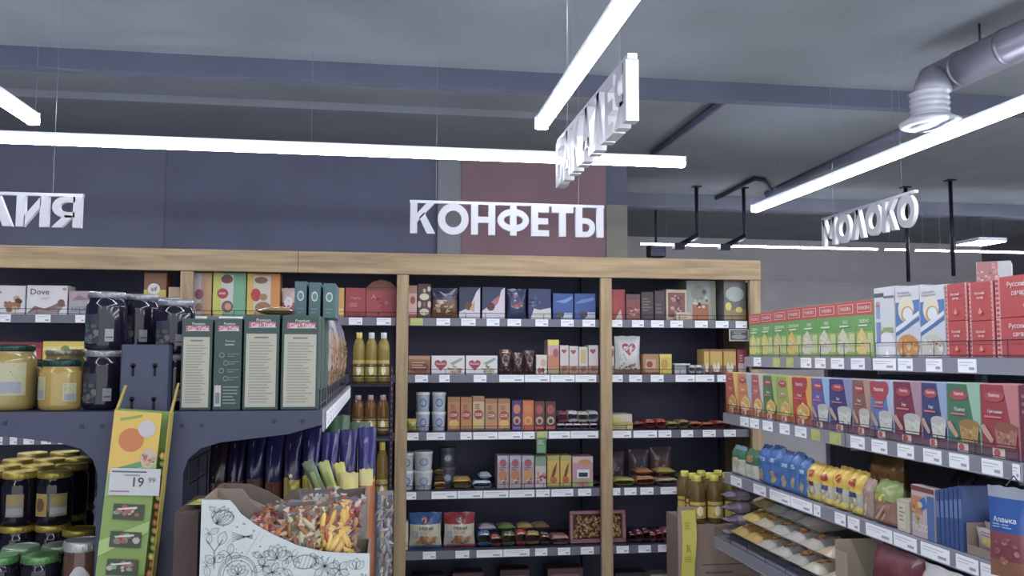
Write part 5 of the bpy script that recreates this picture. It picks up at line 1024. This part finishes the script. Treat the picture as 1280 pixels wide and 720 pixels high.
    # stands on the tray below
for i, (p_, c, q_) in enumerate(((424, '#3c6444', 'green'), (450, '#46604c', 'dark green'))):
    q = onY(p_, 480, 2.62); bag('pasta_bag', q_+' glossy bag standing farther back past the purple bags', 'bag', (q.x, 2.62, ZL), .065, .362-.02*i, .05, [(0, .6, '#8c7448'), (.6, 1, c)], [('E', .5, .7, .3, .1, '#a89c60'), ('P', [(.2, .8), (.5, .95), (.6, .85)], '#8cb0a0')], seed=i+3)

# stand carrying the white display boxes
o = empty('display_stand', (-.2, 1.76, 0)); tag(o, 'low dark metal stand under the white printed display box', 'stand')
MB().box(-.29, .24, -.19, .17, .935, .95, GN, .002).build('stand_top', o)
for a in (-.27, .22):
    for b in (-.17, .15): MB().box(a-.012, a+.012, b-.012, b+.012, 0, .935, GN).build('leg', o)
def dbox(label, Y0, Y1, pts, x0, x1, zb, face, inner, spec=True, dark='#4c5450'):
    o = empty('display_box', (0, Y0, 0)); tag(o, label, 'box')
    poly = [(x0, zb)]+pts+[(x1, zb)]
    MB().prism(poly[::-1], 0, .004, M(face, 'paper')).build('front_panel', o)
    MB().prism(poly[::-1], Y1-Y0-.004, Y1-Y0, M(inner, 'card')).build('back_panel', o)
    mb = MB().box(x0, x0+.004, .004, Y1-Y0-.004, zb, pts[0][1], M(inner, 'card')); mb.build('side_panel', o)
    mb = MB().box(x1-.004, x1, .004, Y1-Y0-.004, zb, pts[-1][1], M(inner, 'card')); mb.build('side_panel', o)
    MB().box(x0+.004, x1-.004, .004, Y1-Y0-.004, zb, zb+.004, M(inner, 'card')).build('bottom_panel', o)
    return o
pp = [(252, 625.6), (287, 626), (294, 634), (301, 643.5), (319, 657), (340, 668.6), (372, 683), (404, 690.5), (435, 692.5), (462, 693)]
pts = [(onY(a, b, 1.62).x, onY(a, b, 1.62).z) for a, b in pp]
o = dbox('white display box with grey spice drawings and curved cut front', 1.62, 1.755, pts, pts[0][0], pts[-1][0], .951, '#b4bcc0', '#84766e')
# drawings on the front
x0, x1, zb = pts[0][0], pts[-1][0], .951
def top_at(x):
    for (a, za), (b, zb_) in zip(pts, pts[1:]):
        if a <= x <= b: return za+(zb_-za)*(x-a)/(b-a+1e-9)
    return pts[-1][1]
mb = MB(); rr = random.Random(8); INKD = M('#7c8a8a', 'paper'); INKL = M('#98a4a6', 'paper')
def stroke(p, wd=.0011, m=None):
    wd *= .8
    p = [Vector((a, 0, b)) for a, b in p]
    for a, b in zip(p, p[1:]):
        d_ = (b-a); nrm = Vector((-d_.z, 0, d_.x)).normalized()*wd
        if min(top_at(a.x)-a.z, top_at(b.x)-b.z) < .006 or min(a.x, b.x) < x0+.004 or max(a.x, b.x) > x1-.004: continue
        mb.add([tuple(v+Vector((0, -.0006, 0))) for v in (a-nrm, b-nrm, b+nrm, a+nrm)], [(0, 1, 2, 3)], m or INKD)
def leaf(cx_, cz, L_, a, wd=.35):
    pts_ = [(t, wd*L_*sin(pi*t/L_)) for t in [L_*k/7 for k in range(8)]]+[(t, -wd*L_*sin(pi*t/L_)) for t in [L_*(7-k)/7 for k in range(8)]]
    stroke([(cx_+u*cos(a)-v*sin(a), cz+u*sin(a)+v*cos(a)) for u, v in pts_], .0007); stroke([(cx_, cz), (cx_+L_*cos(a), cz+L_*sin(a))], .0005, INKL)
def at(px_, py_): q = onY(px_, py_, 1.62); return q.x, q.z
a, b = at(279, 648); [leaf(a-.012, b-.01, .034, .6+.25*k-.2, .2) for k in range(4)]; stroke([(a+.018*cos(t*.4), b+.013*sin(t*.4)) for t in range(17)])
a, b = at(303, 673)
for k in range(5): stroke([(a-.018, b+.004*k-.006), (a+.018, b-.002*k+.006)], .0009)
for k in range(6): a, b = at(316+k*4, 680-k*2); stroke([(a-.012, b-.022), (a+.012, b+.02)], .0007, INKL)
a, b = at(268, 690); stroke([(a, b-.03), (a, b), (a-.014, b+.02)]); stroke([(a, b), (a+.014, b+.02)]); leaf(a+.008, b+.01, .026, 1.2, .3); leaf(a, b-.02, .02, 2.4); leaf(a, b-.018, .02, .6)
a, b = at(346, 692); [leaf(a, b-.01, .026, .4+.55*k) for k in range(5)]
a, b = at(381, 703); stroke([(a+.02*cos(t*.4), b+.012*sin(t*.4)) for t in range(17)]); [stroke([(a-.018+.007*k, b-.012), (a-.01+.007*k, b+.012)], .0006) for k in range(5)]
a, b = at(406, 708); [leaf(a, b, .026, 2*pi*k/8, .22) for k in range(8)]
a, b = at(445, 705); [leaf(a, b-.01, .02, .8+.7*k) for k in range(3)]
for R0 in (.033, .030, .0245): a, b = at(297, 719); stroke([(a+R0*cos(t*pi/16), b+R0*sin(t*pi/16)) for t in range(33)], .0008)
a, b = at(297, 719); [leaf(a, b, .02, .3+.6*k, .3) for k in range(5)]
for k in range(60):
    xx = rr.uniform(x0+.006, x1-.006); zz = top_at(xx)-rr.uniform(.01, .14); s_ = rr.uniform(.0012, .0026)
    mb.add([(xx+s_*cos(q*pi/3), -.0007, zz+s_*sin(q*pi/3)) for q in range(6)], [tuple(range(6))], INKD)
for px_, py_, L_, n_ in ((262, 668, .018, 3), (287, 694, .02, 4), (330, 708, .022, 4), (355, 712, .02, 3), (424, 713, .02, 5), (268, 640, .012, 3), (327, 697, .018, 3), (365, 696, .016, 4), (396, 698, .014, 3), (258, 708, .02, 3), (340, 716, .02, 4)):
    a, b = at(px_, py_)
    for k in range(n_): leaf(a, b, L_, .3+6.28*k/n_+px_, .28)
for k in range(26):
    xx = rr.uniform(x0+.02, x1-.02); zz = top_at(xx)-rr.uniform(.02, .15); t = rr.uniform(-.5, 1.2); stroke([(xx, zz), (xx+.016*cos(t), zz+.016*sin(t))], .0006, INKL)
mb.build('printed_drawing', o)
# second display box behind
p2 = [(262, 617), (300, 618), (325, 628), (345, 640), (352, 628), (365, 624), (420, 626), (458, 622)]
pt2 = [(onY(a, b, 1.78).x, onY(a, b, 1.78).z) for a, b in p2]
o = dbox('pale grey display box standing behind the white printed one', 1.765, 1.915, pt2, pt2[0][0], pt2[-1][0], .951, '#8c8c8c', '#6c5f5a')
mb = MB()
for k in range(8): mb.add([(pt2[0][0]+.02+.012*k+.008*cos(q), -.0006, 1.30-.004*k+.008*sin(q)) for q in [j*pi/4 for j in range(8)]], [tuple(range(8))], M('#5c686c', 'paper'))
mb.build('printed_drawing', o)
# brown carton left of the white display
xa_, xb_ = onY(217, 650, 1.70).x, onY(249, 650, 1.70).x
o = carton('cardboard_box', 'dark brown cardboard box left of the white printed display', 'box', ((xa_+xb_)/2, 1.70, .951), xb_-xa_-.002, onY(230, 641, 1.70).z-.951, .2, '#4c3c3c', [('L', .2, .3, .8, .5, 2, '#3c3030')], kind='card')
bag('candy_pack', 'small yellow packet lying on the dark brown box', 'pack', ((xa_+xb_)/2+.03, 1.72, onY(230, 641, 1.70).z+.002), .07, .05, .012, [(0, 1, '#a09c30')], [('R', .2, .2, .8, .6, '#c0b84c')], lying=True, seed=3)
# clear candy bags in the white display
def candy_bag(label, loc, w_, h, d, cols, rot=0, rx=0, ry=0, seed=0):
    w_ *= .86; S = bag_surf(w_, h, d, seed, .08); rr = random.Random(seed)
    o = bag_mesh(S, [(0, 1, '#d8dce4')], 'film', 10, 12).build('candy_bag', None, loc); o.rotation_euler = (rx, ry, rot); tag(o, label, 'bag')
    mb = MB()
    g_ = .5 if w_ < .05 else .92
    for k in range(110):
        u, v = rr.uniform(.06, .94), 1-rr.uniform(.07, .8); p = S(u, v, 0, 1); f = rr.uniform(-.9, .95); c = rr.choice(cols); a = rr.gauss(1.35, .5)
        x, y, z = p[0]*.92, p[1]*f*.85, p[2]
        mb.blob((x, y, z), .0065*g_, .0055*g_, .018*g_, M(c, 'foil'), 7, a-1.57)
        for s in (() if w_ < .05 else (-1, 1)):
            e = (x+s*.016*cos(a), y, z+s*.016*sin(a)); t = (x+s*.026*cos(a), y, z+s*.026*sin(a)); nx, nz = -sin(a)*.007, cos(a)*.007
            mb.add([e, (t[0]+nx, y-.002, t[2]+nz), (t[0]-nx, y+.002, t[2]-nz)], [(0, 1, 2)], M(c, 'foil'))
    q = mb.build('wrapped_candies', o); q['kind'] = 'stuff'
    MB().box(-w_*.46, w_*.46, -.0012, .0012, h*.972, h, M('#6c666c', 'foil')).build('seal_strip', o)
    return o
MC = ['#6c1c24', '#8c2c24', '#a8601c', '#5c3c2c', '#b88c7c']; OC = ['#a8541c', '#b87c24', '#6c2420', '#7c4c24', '#c8a888']; YC = ['#d0a010', '#c89810', '#9c3424', '#d8b030', '#6c4420']; GC = ['#3c4c24', '#8c5c1c', '#6c2424', '#7c4424', '#b0a080']
def cb(lab_, pxc, py, Y, w_, h, d, cols, ry=0, seed=0, rx=0, rot=0):
    q = onY(pxc, py, Y); return candy_bag(lab_, (q.x, Y, q.z-h), w_, h, d, cols, rot, rx, ry, seed)
cb('clear bag of maroon candies low at the left of the display', 322, 655, 1.642, .066, .17, .028, MC, .15, 1)
cb('clear bag of orange candies second from left in the display', 352, 650, 1.688, .066, .2, .026, OC, .1, 2)
cb('clear bag of brown green candies in the display middle', 383, 640, 1.643, .068, .22, .026, GC, -.05, 3)
cb('clear bag of red and cream candies right of the middle', 408, 636, 1.69, .06, .22, .026, ['#8c4434', '#b89070', '#a85c3c', '#7c7c54'], .03, 4)
cb('clear bag of bright yellow candies at the display right', 428, 632, 1.644, .062, .23, .026, YC, -.06, 5)
cb('clear bag of dark red candies in the back left', 334, 640, 1.732, .07, .2, .022, MC, .05, 6)
cb('clear bag of mixed candies in the back middle', 381, 628, 1.732, .068, .23, .022, OC, -.04, 7)
cb('clear bag of red tipped candies in the back right', 427, 622, 1.732, .068, .24, .022, ['#a03c3c', '#b8b0a8', '#8c3434', '#c8905c'], .02, 8)
cb('tall crinkled clear bag overhanging the display right side', 482, 614, 1.70, .036, .3, .03, ['#6c6c74', '#4c4244', '#8c7c60', '#88888f'], .0, 9)
cb('clear bag of tan candies peeking from the rear display box', 330, 628, 1.83, .08, .2, .04, ['#a87c54', '#7c3c3c', '#b8a080'], .1, 10)
cb('clear bag of pale candies in the rear display box right', 405, 612, 1.84, .085, .24, .04, ['#b0a8a0', '#a06c4c', '#c8c0b0'], -.05, 11)
for i, (a, b, c, q_) in enumerate([(425, 448, '#3c6c3c', 'green'), (449, 466, '#a86430', 'orange')]):
    xx0, xx1 = onY(a, 600, 1.97).x, onY(b, 600, 1.97).x; zt_ = onY(440, 592+i*-4, 1.97).z
    bag('snack_bag', q_+' glossy packet between the display boxes and purple bags', 'bag', ((xx0+xx1)/2, 1.985+.0, ZL), xx1-xx0, zt_-ZL, .03, [(0, .85, c), (.85, 1, '#c0b060')], [('R', .2, .86, .8, .97, '#c8b848')] if i == 0 else [('P', [(.1, .5), (.5, .9), (.7, .6)], '#c88c54')], seed=i)

FIXED = ('lamp', 'pole', 'speaker', 'cable', 'duct', 'sign', 'shelf frame', 'shelving', 'card', 'display', 'price strip', 'rack')
for o_ in list(COL.objects):
    if o_.parent is None and o_.get('category') and o_['category'] not in FIXED: o_.location.z += .0009
